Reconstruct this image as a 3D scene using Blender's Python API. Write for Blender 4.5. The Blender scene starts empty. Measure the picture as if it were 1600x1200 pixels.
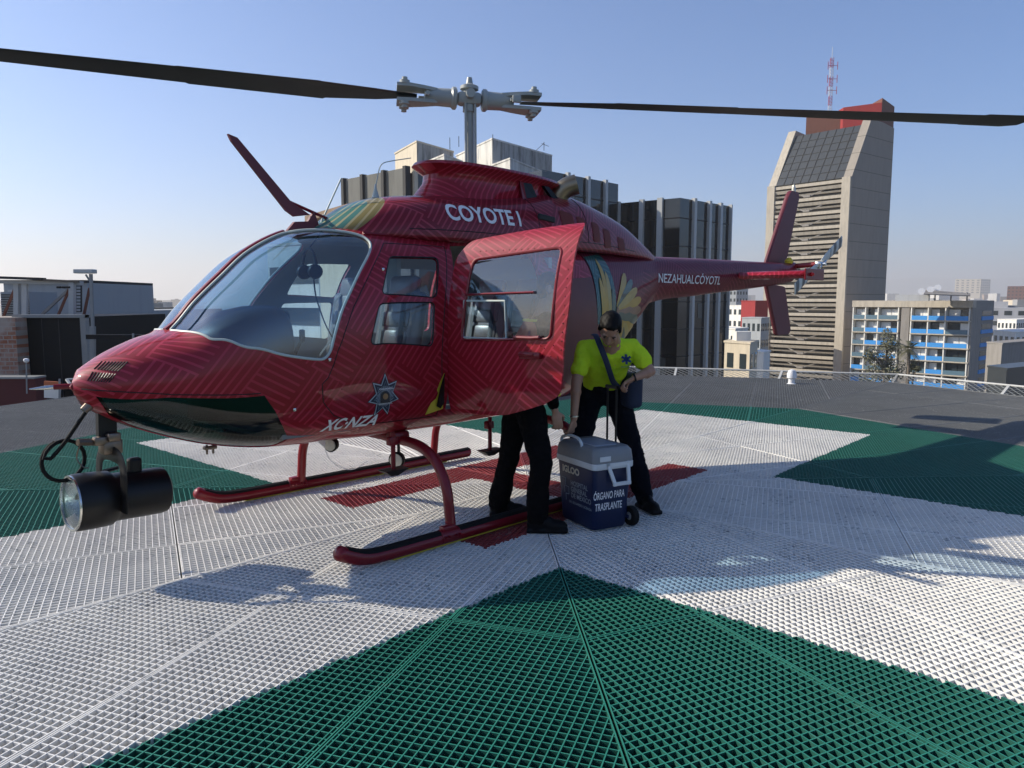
import bpy, bmesh, math, random
from mathutils import Vector, Matrix, geometry, noise as mnoise
from mathutils.noise import random as _r
random.seed(7)
R=math.radians
sc=bpy.context.scene
COL=sc.collection
# ---------------------------------------------------------------- camera
cam=bpy.data.objects.new('camera',bpy.data.cameras.new('camera')); COL.objects.link(cam)
cam.location=(0,0,1.6); cam.rotation_euler=(R(90-6.287),0,0)
cam.data.sensor_width=36; cam.data.lens=36*1180/1600; cam.data.clip_start=.05; cam.data.clip_end=30000
sc.camera=cam
# ---------------------------------------------------------------- light
SUN=Vector((-1.59,.285,1.0)).normalized()
w=bpy.data.worlds.new('World'); sc.world=w; w.use_nodes=True
nt=w.node_tree; bg=nt.nodes['Background']
sky=nt.nodes.new('ShaderNodeTexSky'); sky.sky_type='NISHITA'; sky.sun_disc=False
sky.sun_elevation=math.asin(SUN.z); sky.sun_rotation=math.atan2(SUN.x,SUN.y)
sky.altitude=500; sky.air_density=1.0; sky.dust_density=1.3; sky.ozone_density=10.0
nt.links.new(sky.outputs[0],bg.inputs[0]); bg.inputs[1].default_value=.127
sl=bpy.data.lights.new('sun','SUN'); sl.energy=5.0; sl.angle=R(.5); sl.color=(1,.91,.76)
so=bpy.data.objects.new('sun',sl); COL.objects.link(so)
so.rotation_euler=SUN.to_track_quat('Z','Y').to_euler(); so.location=(-8,2,12)
sc.view_settings.view_transform='Standard'; sc.view_settings.look='None'
sc.view_settings.exposure=.42; sc.view_settings.gamma=1
sc.cycles.max_bounces=8; sc.cycles.transparent_max_bounces=16; sc.cycles.volume_bounces=1
# ---------------------------------------------------------------- material helpers
class NT:
    def __init__(s,name):
        s.m=bpy.data.materials.new(name); s.m.use_nodes=True
        s.t=s.m.node_tree; s.b=s.t.nodes['Principled BSDF']; s.out=s.t.nodes['Material Output']
    def n(s,typ,**kw):
        x=s.t.nodes.new('ShaderNode'+typ)
        for k,v in kw.items(): setattr(x,k,v)
        return x
    def L(s,a,b): s.t.links.new(a,b)
    def put(s,sock,v):
        if isinstance(v,bpy.types.NodeSocket): s.L(v,sock)
        elif v is not None: sock.default_value=v
    def math(s,op,a,b=None,c=None,clamp=False):
        x=s.n('Math',operation=op); x.use_clamp=clamp
        for i,v in enumerate((a,b,c)): s.put(x.inputs[i],v)
        return x.outputs[0]
    def mix(s,f,a,b,bt='MIX'):
        x=s.n('MixRGB',blend_type=bt)
        s.put(x.inputs[0],f); s.put(x.inputs[1],c4(a)); s.put(x.inputs[2],c4(b)); return x.outputs[0]
    def coord(s,which='Object'): return s.n('TexCoord').outputs[which]
    def sep(s,v):
        x=s.n('SeparateXYZ'); s.L(v,x.inputs[0]); return x.outputs
    def noise(s,v,scale=5,detail=4,rough=.55):
        x=s.n('TexNoise'); s.L(v,x.inputs['Vector']); x.inputs['Scale'].default_value=scale; x.inputs['Detail'].default_value=detail; x.inputs['Roughness'].default_value=rough
        return x.outputs['Fac']
    def mapn(s,v,sc_=(1,1,1),rot=(0,0,0),loc=(0,0,0)):
        x=s.n('Mapping'); s.L(v,x.inputs[0]); x.inputs['Scale'].default_value=sc_; x.inputs['Rotation'].default_value=rot; x.inputs['Location'].default_value=loc; return x.outputs[0]
    def ramp(s,f,stops):
        x=s.n('ValToRGB'); s.L(f,x.inputs[0]); e=x.color_ramp.elements
        while len(e)<len(stops): e.new(.5)
        for i,(p,c) in enumerate(stops): e[i].position=p; e[i].color=c4(c)
        return x.outputs[0]
    def bump(s,h,st=.3,d=.01):
        x=s.n('Bump'); x.inputs['Strength'].default_value=st; x.inputs['Distance'].default_value=d; s.L(h,x.inputs['Height']); s.L(x.outputs[0],s.b.inputs['Normal'])
    def set(s,col=None,rough=None,metal=None,coat=None,spec=None):
        if col is not None: s.put(s.b.inputs['Base Color'],c4(col))
        if rough is not None: s.put(s.b.inputs['Roughness'],rough)
        if metal is not None: s.put(s.b.inputs['Metallic'],metal)
        if coat is not None: s.put(s.b.inputs['Coat Weight'],coat); s.b.inputs['Coat Roughness'].default_value=.04
        if spec is not None: s.put(s.b.inputs['Specular IOR Level'],spec)
        return s
def c4(c):
    if isinstance(c,(tuple,list)): return tuple(c)+(1,) if len(c)==3 else tuple(c)
    if isinstance(c,(int,float)): return (c,c,c,1)
    return c
_M={}
def solid(name,col,rough=.5,metal=0,coat=None,var=.12,scale=6,bump=0,spec=None):
    if name in _M: return _M[name]
    s=NT(name); o=s.coord()
    f=s.noise(o,scale,5)
    c=s.mix(s.math('MULTIPLY',s.math('SUBTRACT',f,.5),2*var*2,clamp=False) if False else f, tuple(x*(1-var) for x in c4(col)[:3]), tuple(min(1,x*(1+var)) for x in c4(col)[:3]))
    s.set(c,rough,metal,coat,spec)
    if bump: s.bump(s.noise(o,scale*8,4),bump,.004)
    _M[name]=s.m; return s.m
def glass(name,tint,ior=1.5,rough=.01,extra=0.0):
    if name in _M: return _M[name]
    s=NT(name); s.t.nodes.remove(s.b)
    tr=s.n('BsdfTransparent'); tr.inputs[0].default_value=c4(tint)
    gl=s.n('BsdfGlossy'); gl.inputs['Roughness'].default_value=rough; gl.inputs[0].default_value=(1,1,1,1)
    lw=s.n('LayerWeight'); f0=((ior-1)/(ior+1))**2*1.7+extra
    f=s.math('ADD',s.math('MULTIPLY',s.math('POWER',lw.outputs['Facing'],4.5),1-f0),f0,clamp=True)
    mx=s.n('MixShader'); s.L(f,mx.inputs[0]); s.L(tr.outputs[0],mx.inputs[1]); s.L(gl.outputs[0],mx.inputs[2]); s.L(mx.outputs[0],s.out.inputs[0])
    _M[name]=s.m; return s.m
# ---------------------------------------------------------------- object helpers
def tag(o,label=None,cat=None,group=None,kind=None):
    if label: o['label']=label
    if cat: o['category']=cat
    if group: o['group']=group
    if kind: o['kind']=kind
    return o
def empty(name,loc=(0,0,0),rz=0,**kw):
    o=bpy.data.objects.new(name,None); COL.objects.link(o); o.location=loc; o.rotation_euler=(0,0,rz); o.empty_display_size=.2
    return tag(o,**kw)
def obj(name,bm,mat=None,parent=None,smooth=False,ang=None,**kw):
    me=bpy.data.meshes.new(name)
    if isinstance(bm,bmesh.types.BMesh): bm.to_mesh(me); bm.free()
    else: me.from_pydata(bm[0],[],bm[1]); me.update()
    mats=mat if isinstance(mat,(list,tuple)) else [mat]
    for m in mats:
        if m: me.materials.append(m)
    if smooth:
        me.shade_smooth()
        if ang: me.set_sharp_from_angle(angle=R(ang))
    o=bpy.data.objects.new(name,me); COL.objects.link(o)
    if parent: o.parent=parent
    return tag(o,**kw)
class MB:
    """collects shapes, then links them as one mesh object"""
    def __init__(s): s.v=[];s.f=[];s.mi=[]
    def add(s,v,f,mi=0):
        n=len(s.v); s.v+= [tuple(p) for p in v]; s.f+=[tuple(i+n for i in q) for q in f]; s.mi+=[mi]*len(f); return s
    def box(s,c,d,rot=None,mi=0):
        x,y,z=[k/2 for k in d]
        v=[Vector((i*x,j*y,k*z)) for i in(-1,1) for j in(-1,1) for k in(-1,1)]
        if rot is not None:
            if not isinstance(rot,Matrix): rot=Matrix.Rotation(rot,3,'Z')
            v=[rot@p for p in v]
        c=Vector(c); return s.add([p+c for p in v],[(0,1,3,2),(4,6,7,5),(0,4,5,1),(2,3,7,6),(0,2,6,4),(1,5,7,3)],mi)
    def rbox(s,c,d,r=.01,rot=None,mi=0,seg=2):
        bm=bmesh.new(); bmesh.ops.create_cube(bm,size=1)
        for v in bm.verts: v.co=Vector((v.co.x*d[0],v.co.y*d[1],v.co.z*d[2]))
        bmesh.ops.bevel(bm,geom=bm.edges[:],offset=min(r,min(d)*.45),segments=seg,profile=.5,affect='EDGES')
        if rot is not None:
            if not isinstance(rot,Matrix): rot=Matrix.Rotation(rot,3,'Z')
            for v in bm.verts: v.co=rot@v.co
        c=Vector(c); bm.verts.index_update()
        s.add([v.co+c for v in bm.verts],[[v.index for v in f.verts] for f in bm.faces],mi); bm.free(); return s
    def bar(s,a,b,wd,ht,up=(0,0,1),mi=0):
        a=Vector(a);b=Vector(b);d=(b-a).normalized();up=Vector(up)
        if abs(d.dot(up))>.98: up=Vector((1,0,0))
        x=d.cross(up).normalized();y=x.cross(d)
        v=[p+x*i*wd/2+y*j*ht/2 for p in(a,b) for i,j in((-1,-1),(1,-1),(1,1),(-1,1))]
        return s.add(v,[(3,2,1,0),(4,5,6,7),(0,1,5,4),(1,2,6,5),(2,3,7,6),(3,0,4,7)],mi)
    def tube(s,pts,r,n=8,caps=True,mi=0,ref=None,flat=1.0):
        pts=[Vector(p) for p in pts]; rr=r if isinstance(r,(list,tuple)) else [r]*len(pts)
        v=[];pv=None
        for i,p in enumerate(pts):
            d=(pts[min(i+1,len(pts)-1)]-pts[max(i-1,0)]).normalized()
            if pv is None:
                q=Vector(ref) if ref else (Vector((0,0,1)) if abs(d.z)<.9 else Vector((1,0,0)))
                x=d.cross(q).normalized()
            else: x=(pv-d*pv.dot(d)).normalized()
            pv=x; y=d.cross(x)
            for k in range(n):
                a=2*math.pi*k/n; v.append(p+(x*math.cos(a)+y*math.sin(a)*flat)*rr[i])
        f=[(i*n+k,i*n+(k+1)%n,(i+1)*n+(k+1)%n,(i+1)*n+k) for i in range(len(pts)-1) for k in range(n)]
        if caps: f+=[tuple(range(n))[::-1],tuple((len(pts)-1)*n+k for k in range(n))]
        return s.add(v,f,mi)
    def lathe(s,prof,c=(0,0,0),axis=(0,0,1),n=20,mi=0,caps=(1,1)):
        ax=Vector(axis).normalized(); q=ax.to_track_quat('Z','Y').to_matrix(); c=Vector(c)
        v=[c+q@Vector((r*math.cos(2*math.pi*k/n),r*math.sin(2*math.pi*k/n),z)) for r,z in prof for k in range(n)]
        f=[(i*n+k,i*n+(k+1)%n,(i+1)*n+(k+1)%n,(i+1)*n+k) for i in range(len(prof)-1) for k in range(n)]
        if caps[0]: f.append(tuple(range(n))[::-1])
        if caps[1]: f.append(tuple((len(prof)-1)*n+k for k in range(n)))
        return s.add(v,f,mi)
    def prism(s,poly,a,b,mi=0):
        """poly: list of 3d points; extruded by vector b-a"""
        n=len(poly); d=Vector(b)-Vector(a)
        v=[Vector(p) for p in poly]+[Vector(p)+d for p in poly]
        f=[tuple(range(n))[::-1],tuple(range(n,2*n))]+[(i,(i+1)%n,n+(i+1)%n,n+i) for i in range(n)]
        return s.add(v,f,mi)
    def loft(s,secs,caps=True,mi=0):
        n=len(secs[0]); v=[p for q in secs for p in q]
        f=[(i*n+k,i*n+(k+1)%n,(i+1)*n+(k+1)%n,(i+1)*n+k) for i in range(len(secs)-1) for k in range(n)]
        if caps: f+=[tuple(range(n))[::-1],tuple((len(secs)-1)*n+k for k in range(n))]
        return s.add(v,f,mi)
    def build(s,name,mat=None,parent=None,smooth=False,ang=None,fixn=True,**kw):
        me=bpy.data.meshes.new(name); me.from_pydata(s.v,[],s.f)
        for m in (mat if isinstance(mat,(list,tuple)) else [mat]):
            if m: me.materials.append(m)
        me.polygons.foreach_set('material_index',s.mi)
        if fixn:
            bm=bmesh.new(); bm.from_mesh(me); bmesh.ops.recalc_face_normals(bm,faces=bm.faces[:]); bm.to_mesh(me); bm.free()
        if smooth: me.shade_smooth(); me.set_sharp_from_angle(angle=R(ang or 35))
        me.update()
        o=bpy.data.objects.new(name,me); COL.objects.link(o)
        if parent: o.parent=parent
        return tag(o,**kw)
def bez(pts,n=8):
    """catmull-rom through pts"""
    P=[Vector(p) for p in pts]; out=[]
    for i in range(len(P)-1):
        p0=P[max(i-1,0)];p1=P[i];p2=P[i+1];p3=P[min(i+2,len(P)-1)]
        for k in range(n):
            t=k/n; out.append(.5*((2*p1)+(p2-p0)*t+(2*p0-5*p1+4*p2-p3)*t*t+(3*p1-p0-3*p2+p3)*t**3))
    out.append(P[-1]); return out
def copy_tree(o,parent=None):
    c=o.copy(); COL.objects.link(c); c.parent=parent
    for ch in list(o.children): copy_tree(ch,c)
    return c
def text_mesh(txt,size=1,extr=0,bold=0,shear=0,align='LEFT',spacing=1):
    cu=bpy.data.curves.new('lettering','FONT'); cu.body=txt; cu.size=size; cu.extrude=extr; cu.offset=bold; cu.shear=shear; cu.align_x=align; cu.space_character=spacing; cu.resolution_u=4
    o=bpy.data.objects.new('lettering',cu); COL.objects.link(o)
    dg=bpy.context.evaluated_depsgraph_get(); me=bpy.data.meshes.new_from_object(o.evaluated_get(dg))
    v=[x.co.copy() for x in me.vertices]; f=[tuple(p.vertices) for p in me.polygons]
    bpy.data.objects.remove(o); bpy.data.curves.remove(cu); bpy.data.meshes.remove(me)
    return v,f
# ================================================================ HELIPAD
PC=Vector((.16,6.55,0)); PA=R(48.4)
def mat_grating():
    s=NT('painted_grating'); o=s.coord(); x,y,z=s.sep(o)
    ax=s.math('ABSOLUTE',x); ay=s.math('ABSOLUTE',y)
    def lt(a,b): return s.math('LESS_THAN',a,b)
    def gt(a,b): return s.math('GREATER_THAN',a,b)
    A=lambda a,b: s.math('MULTIPLY',a,b)
    O=lambda a,b: s.math('MAXIMUM',a,b)
    jx=s.math('ADD',ax,s.math('MULTIPLY',s.math('SUBTRACT',s.noise(o,9,2),.5),.05))
    jy=s.math('ADD',ay,s.math('MULTIPLY',s.math('SUBTRACT',s.noise(o,10,2),.5),.05))
    cx_=s.math('ABSOLUTE',s.math('SUBTRACT',x,.08)); cy_=s.math('ABSOLUTE',s.math('SUBTRACT',y,.09)); jt=s.math('MULTIPLY',s.math('SUBTRACT',s.noise(o,9,2),.5),.05); cx_=s.math('ADD',cx_,jt); cy_=s.math('SUBTRACT',cy_,jt)
    cross=O(A(lt(cx_,1.59),lt(cy_,4.5)),A(lt(cy_,1.59),lt(cx_,4.5)))
    H=O(A(lt(jx,1.54),A(gt(jy,.5),lt(jy,.93))),A(lt(jx,.21),lt(jy,.6)))
    # octagon: vertices on the axes; edge normals at 22.5+45k
    c1,s1=math.cos(R(22.5)),math.sin(R(22.5))
    d=O(s.math('ADD',A(ax,c1),A(ay,s1)),s.math('ADD',A(ax,s1),A(ay,c1)))
    octg=lt(d,5.70)
    n1=s.noise(o,1.1,6,.65); n2=s.noise(o,26,4,.6); n3=s.noise(o,3.4,5,.6)
    grime=s.math('MULTIPLY',s.ramp(n2,[(.54,0),(.63,1)]),s.ramp(n3,[(.45,0.05),(.65,.85)]))
    white=s.mix(s.ramp(n1,[(.35,0),(.7,1)]),(.90,.88,.82),(.70,.69,.66))
    white=s.mix(grime,white,(.33,.34,.34))
    green=s.mix(n1,(.012,.15,.10),(.03,.26,.19)); green=s.mix(s.math('MULTIPLY',grime,.5),green,(.12,.28,.22))
    red=s.mix(n2,(.34,.035,.035),(.24,.03,.03)); red=s.mix(s.math('MULTIPLY',grime,.6),red,(.5,.4,.38))
    grey=s.mix(n1,(.10,.105,.105),(.20,.205,.20)); grey=s.mix(grime,grey,(.32,.32,.3))
    c=s.mix(octg,grey,green); c=s.mix(cross,c,white); c=s.mix(H,c,red)
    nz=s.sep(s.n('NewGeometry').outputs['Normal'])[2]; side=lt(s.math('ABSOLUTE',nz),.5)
    sidec=s.mix(A(octg,s.math('SUBTRACT',1,cross)),s.mix(.15,c,(.12,.12,.12)),s.mix(.62,c,(.004,.012,.010)))  # bar sides darkened in the colour to stand for their shade, strongest on green
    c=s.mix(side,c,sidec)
    s.set(c,.55); return s.m
pad=empty('helipad_frame',PC,PA)
def build_pad():
    T=math.tan(R(22.5)); mb=MB(); plates=MB()
    SP_=.04; W=.0050; Hh=.034
    cols=[-4.3,-2.9,-1.7,-.5,.5,1.7,2.9,4.3]
    rng=random.Random(3)
    for sct in range(8):
        EX=9.1 if sct in (2,3,4) else 10.2; rings=[0,2.88,5.76,8.66,EX]
        a0=R(22.5+45*sct); ca,sa=math.cos(a0),math.sin(a0)
        def P(r,b,z): return (r*ca-b*sa, r*sa+b*ca, z)
        def barrb(r0,b0,r1,b1,w,zt,zb):
            dr,db=r1-r0,b1-b0; l=math.hypot(dr,db)
            if l<.01: return
            nr,nb=-db/l*w/2,dr/l*w/2
            v=[P(r0+nr,b0+nb,zb),P(r0-nr,b0-nb,zb),P(r1-nr,b1-nb,zb),P(r1+nr,b1+nb,zb),P(r0+nr,b0+nb,zt),P(r0-nr,b0-nb,zt),P(r1-nr,b1-nb,zt),P(r1+nr,b1+nb,zt)]
            mb.add(v,[(4,5,6,7),(0,1,5,4),(1,2,6,5),(2,3,7,6),(3,0,4,7)])
        for ri in range(4):
            for ci in range(len(cols)-1):
                r0,r1=rings[ri]+.008,rings[ri+1]-.008; b0,b1=cols[ci]+.006,cols[ci+1]-.006
                if min(abs(b0),abs(b1))>r1*T and b0*b1>0: continue
                ph=rng.random()*SP_; ph2=rng.random()*SP_; dz=rng.uniform(-.003,.001); tilt=rng.uniform(-.0015,.0015)
                e=.012
                # tangential bars
                r=r0+ph
                while r<r1:
                    m=r*T-e; lo,hi=max(b0,-m),min(b1,m)
                    if hi-lo>.015: barrb(r,lo,r,hi,W,dz-.0015,dz-Hh)
                    r+=SP_
                b=b0+ph2
                while b<b1:
                    lo=max(r0,(abs(b)+e)/T); hi=r1
                    if hi-lo>.015: barrb(lo,b,hi,b,W,dz,dz-Hh)
                    b+=SP_
                # border bars
                for bb in (b0,b1):
                    lo=max(r0,(abs(bb)+e)/T)
                    if r1-lo>.02: barrb(lo,bb,r1,bb,.0055,dz+.0004,dz-Hh)
                for rr in (r0,r1):
                    m=rr*T-e; lo,hi=max(b0,-m),min(b1,m)
                    if hi-lo>.02: barrb(rr,lo,rr,hi,.0055,dz-.0007,dz-Hh)
        # ridge border bars along both sides of the sector
        for sg in (-1,1):
            barrb(.05,sg*(.05*T-.009),EX,sg*(EX*T-.009),.0055,.0012,-Hh)
        # edge angle
        barrb(EX+.015,-EX*T,EX+.015,EX*T,.02,.004,-.18)
        # support beams below
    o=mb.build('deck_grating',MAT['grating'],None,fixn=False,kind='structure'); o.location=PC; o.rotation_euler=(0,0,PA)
    mb=MB()
    for sct in range(8):
        a0=R(22.5+45*sct); ca,sa=math.cos(a0),math.sin(a0)
        for r in (1.4,2.88,4.3,5.76,7.2,8.5):
            p=[Vector((r*ca+b*sa*-1,r*sa+b*ca,-.13)) for b in (-r*T,r*T)]
            mb.bar(p[0],p[1],.06,.12)
    o=mb.build('deck_beams',MAT['steel_grey'],None,kind='structure'); o.location=PC; o.rotation_euler=(0,0,PA)
    mb=MB(); RR=8.66/math.cos(R(22.5))
    ring=lambda r,z:[Vector((r*math.cos(R(45*k)),r*math.sin(R(45*k)),z)) for k in range(8)]
    mb.loft([ring(RR-.3,-.9),ring(RR-.3,-.32)])
    o=mb.build('deck_slab',MAT['slab'],None,kind='structure'); o.location=PC; o.rotation_euler=(0,0,PA)
MAT={}
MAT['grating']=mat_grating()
MAT['steel_grey']=solid('grey_steel',(.18,.18,.18),.5)
MAT['slab']=solid('dark_concrete',(.05,.052,.05),.9,scale=2)
bpy.data.objects.remove(pad)
build_pad()
# ================================================================ HELICOPTER
SEC=[(3.00,1.10,1.12,1.145,.02,2.0),(2.985,1.05,1.12,1.19,.085,2.1),(2.93,.99,1.12,1.235,.16,2.2),(2.8,.905,1.12,1.31,.27,2.3),(2.62,.82,1.12,1.385,.37,2.4),(2.46,.76,1.13,1.435,.445,2.7),
(2.31,.715,1.14,1.60,.505,2.95),(2.14,.68,1.15,1.76,.565,3.05),(1.97,.66,1.16,1.91,.61,3.0),(1.74,.65,1.17,2.035,.645,2.9),(1.55,.645,1.18,2.085,.66,2.7),(1.3,.64,1.18,2.10,.665,3.0),
(.8,.64,1.18,2.10,.665,3.2),(0,.65,1.18,2.10,.66,3.2),(-.5,.67,1.2,2.10,.645,3.0),(-.9,.74,1.3,2.1,.60,2.8),(-1.3,.90,1.42,2.10,.52,2.6),(-1.7,1.12,1.56,2.10,.42,2.4),(-2.1,1.36,1.72,2.09,.31,2.3),(-2.45,1.56,1.84,2.07,.235,2.2),
(-3.5,1.66,1.88,2.085,.19,2.1),(-5.0,1.77,1.94,2.10,.145,2.0),(-5.9,1.85,1.98,2.11,.11,2.0)]
DOG=[(1.47,2.04,2.06,2.09,.03,2.0),(1.42,2.0,2.06,2.125,.14,2.0),(1.3,2.0,2.06,2.205,.27,2.1),(1.16,2.0,2.06,2.285,.37,2.2),(.97,2.0,2.06,2.345,.43,2.4),(.62,2.0,2.06,2.39,.48,2.6),(.1,2.0,2.06,2.43,.50,2.7),(-.35,2.0,2.06,2.49,.50,2.6),
(-.65,2.0,2.06,2.54,.48,2.5),(-1.05,2.0,2.06,2.545,.44,2.4),(-1.35,2.0,2.06,2.50,.39,2.3),(-1.85,2.0,2.05,2.38,.30,2.2),(-2.2,2.0,2.04,2.23,.22,2.2),(-2.55,1.95,2.0,2.085,.12,2.0)]
def _interp(S,X):
    if X>=S[0][0]: return S[0][1:]
    if X<=S[-1][0]: return S[-1][1:]
    for i in range(len(S)-1):
        a,b=S[i],S[i+1]
        if a[0]>=X>=b[0]: break
    t=(a[0]-X)/(a[0]-b[0]); p0=S[max(i-1,0)];p3=S[min(i+2,len(S)-1)]; out=[]; h=a[0]-b[0]
    for k in range(1,6):
        m1=(b[k]-p0[k])/(p0[0]-b[0])*h if i>0 else (b[k]-a[k])
        m2=(p3[k]-a[k])/(a[0]-p3[0])*h if i+2<len(S) else (b[k]-a[k])
        d=b[k]-a[k]
        if d==0: m1=m2=0
        else: m1=max(0,min(m1/d,3))*d; m2=max(0,min(m2/d,3))*d
        t2=t*t;t3=t2*t
        out.append((2*t3-3*t2+1)*a[k]+(t3-2*t2+t)*m1+(-2*t3+3*t2)*b[k]+(t3-t2)*m2)
    return out
def SP(S,X,t,off=0.,sd=1):
    zb,zw,zt,w_,n=_interp(S,X); a=t*math.pi/2; e=2/n
    c=max(math.cos(a),0)**e; s=abs(math.sin(a))**e
    return Vector((X,sd*max(w_+off,0)*c, zw+(zt+off-zw)*s if t>=0 else zw-(zw-zb+off)*s))
def tz(S,X,Z):
    zb,zw,zt,w_,n=_interp(S,X)
    if Z>=zw: return math.asin(min((Z-zw)/(zt-zw),1)**(n/2))*2/math.pi
    return -math.asin(min((zw-Z)/(zw-zb),1)**(n/2))*2/math.pi
def ty(S,X,y):
    zb,zw,zt,w_,n=_interp(S,X); return math.acos(min(y/w_,1)**(n/2))*2/math.pi
def surf(S,X,Z,off=0,sd=1): return SP(S,X,tz(S,X,Z),off,sd)
def snorm(S,X,t,sd=1):
    e=.004; a=SP(S,X+e,t,0,sd)-SP(S,X-e,t,0,sd); t0=max(-.995,min(.995,t)); b=SP(S,X,t0+e,0,sd)-SP(S,X,t0-e,0,sd)
    n=a.cross(b); n.normalize()
    zw=_interp(S,X)[1]; p=SP(S,X,t0,0,sd)
    if n.dot(Vector((0,p.y,p.z-zw)))<0: n=-n
    return n
def roundpoly(pts,r,n=5):
    out=[];N=len(pts)
    for i in range(N):
        p=Vector(pts[i]);a=Vector(pts[i-1])-p;b=Vector(pts[(i+1)%N])-p
        rr=min(r,a.length*.45,b.length*.45); A=p+a.normalized()*rr;B=p+b.normalized()*rr
        for k in range(n+1):
            t=k/n; out.append(tuple(A*(1-t)**2+p*2*t*(1-t)+B*t*t))
    return out
def dens(P,step=.03,closed=True):
    out=[];N=len(P)
    for i in range(N if closed else N-1):
        a=Vector(P[i]);b=Vector(P[(i+1)%N]); k=max(1,int((b-a).length/step))
        for j in range(k): out.append(tuple(a.lerp(b,j/k)))
    if not closed: out.append(tuple(P[-1]))
    return out
KT=1.15
def toXT(S,P,step=.03):
    """(X,Z) or (X,'t',y) / (X,'b',y) points -> dense (X,t*KT)"""
    q=[]
    for p in P:
        if len(p)==3: t=ty(S,p[0],p[2]); t=t if p[1]=='t' else -t
        else: t=tz(S,p[0],p[1])
        q.append((p[0],t*KT))
    return dens(q,step)
def inside(x,y,P):
    c=False;j=len(P)-1
    for i in range(len(P)):
        xi,yi=P[i];xj,yj=P[j]
        if (yi>y)!=(yj>y) and x<(xj-xi)*(y-yi)/(yj-yi)+xi: c=not c
        j=i
    return c
def cdt_surface(S,regions,sd,x0,x1,t0=-1.,t1=1.,dx=.045,dt=.045):
    """regions: list (name,poly in (X,tK)). returns dict name->(verts(X,t), faces)"""
    V=[];E=[]
    nx=int((x1-x0)/dx)+1; ntt=int((t1-t0)/dt)+1
    segs=[]
    for nme,P in regions:
        b=len(V)
        for i,p in enumerate(P): V.append(Vector(p)); E.append((b+i,b+(i+1)%len(P)))
    npoly=len(V)
    cells={}
    for p in V: cells.setdefault((int(p.x/.03),int(p.y/.03)),[]).append(p)
    for i in range(nx+1):
        for j in range(ntt+1):
            p=Vector((x0+(x1-x0)*i/nx,(t0+(t1-t0)*j/ntt)*KT)); ok=True
            if 0<i<nx and 0<j<ntt:
                cx,cy=int(p.x/.03),int(p.y/.03)
                for a in(-1,0,1):
                    for b in(-1,0,1):
                        for q in cells.get((cx+a,cy+b),()):
                            if (q-p).length<.016: ok=False
            if ok: V.append(p)
    vv,ee,ff,ov,oe,of=geometry.delaunay_2d_cdt(V,E,[],0,1e-5)
    out={}
    for f in ff:
        cx=sum(vv[i].x for i in f)/3; cy=sum(vv[i].y for i in f)/3
        nm='skin'
        for nme,P in regions:
            if inside(cx,cy,P): nm=nme; break
        out.setdefault(nm,[]).append(f)
    return [(v.x,v.y/KT) for v in vv],out
def arcl(S,X,t):
    L=0;p=SP(S,X,0)
    for k in range(1,11):
        q=SP(S,X,t*k/10); L+=(q-p).length; p=q
    return L if t>=0 else -L
def chaik(P,n=2):
    for _ in range(n):
        Q=[]
        for i in range(len(P)):
            a=Vector(P[i]);b=Vector(P[(i+1)%len(P)]); Q+=[tuple(a*.75+b*.25),tuple(a*.25+b*.75)]
        P=Q
    return P
def surf_obj(name,S,vv,faces,sd,off,mat,parent,uv0=0,thick=0,xf=None):
    used=sorted({i for f in faces for i in f}); mp={j:i for i,j in enumerate(used)}
    P=[SP(S,vv[i][0],vv[i][1],off,sd) for i in used]; Nn=[snorm(S,vv[i][0],vv[i][1],sd) for i in used]
    F=[]
    for f in faces:
        a,b,c=[P[mp[i]] for i in f]; n=(b-a).cross(c-a)
        g=tuple(mp[i] for i in f)
        if n.length<1e-9: continue
        if n.dot(Nn[g[0]])<0: g=g[::-1]
        F.append(g)
    me=bpy.data.meshes.new(name)
    UV=[]
    for i in used:
        X,t=vv[i]; UV.append((X,arcl(S,X,t)))
    nv=len(P)
    if thick:
        # inner skin and rim
        P2=[p-n*thick for p,n in zip(P,Nn)]
        ed={}
        for g in F:
            for k in range(3): ed[(g[k],g[(k+1)%3])]=1
        F2=[tuple(i+nv for i in g[::-1]) for g in F]
        rim=[]
        for (a,b) in list(ed):
            if (b,a) not in ed: rim.append((b,a,a+nv,b+nv))
        allF=F+F2+rim; P=P+P2; UV=UV+UV
    else: allF=F
    me.from_pydata([tuple(p) for p in P],[],allF); me.materials.append(mat[0] if isinstance(mat,tuple) else mat)
    if isinstance(mat,tuple):
        me.materials.append(mat[1])
        for i,p in enumerate(me.polygons): p.material_index=0 if i<len(F) or i>=len(F)+len(F2) else 1
    ul=me.uv_layers.new(name='skin')
    for l in me.loops: ul.data[l.index].uv=UV[l.vertex_index]
    me.shade_smooth()
    nrm=[]
    li={}
    for p in me.polygons:
        isr=thick and p.index>=2*len(F)
        for l in p.loop_indices:
            vi=me.loops[l].vertex_index
            if isr: nrm.append(tuple(p.normal))
            elif vi>=nv: nrm.append(tuple(-Nn[vi-nv]))
            else: nrm.append(tuple(Nn[vi]))
    me.normals_split_custom_set(nrm)
    o=bpy.data.objects.new(name,me); COL.objects.link(o); o.parent=parent
    return o
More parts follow.
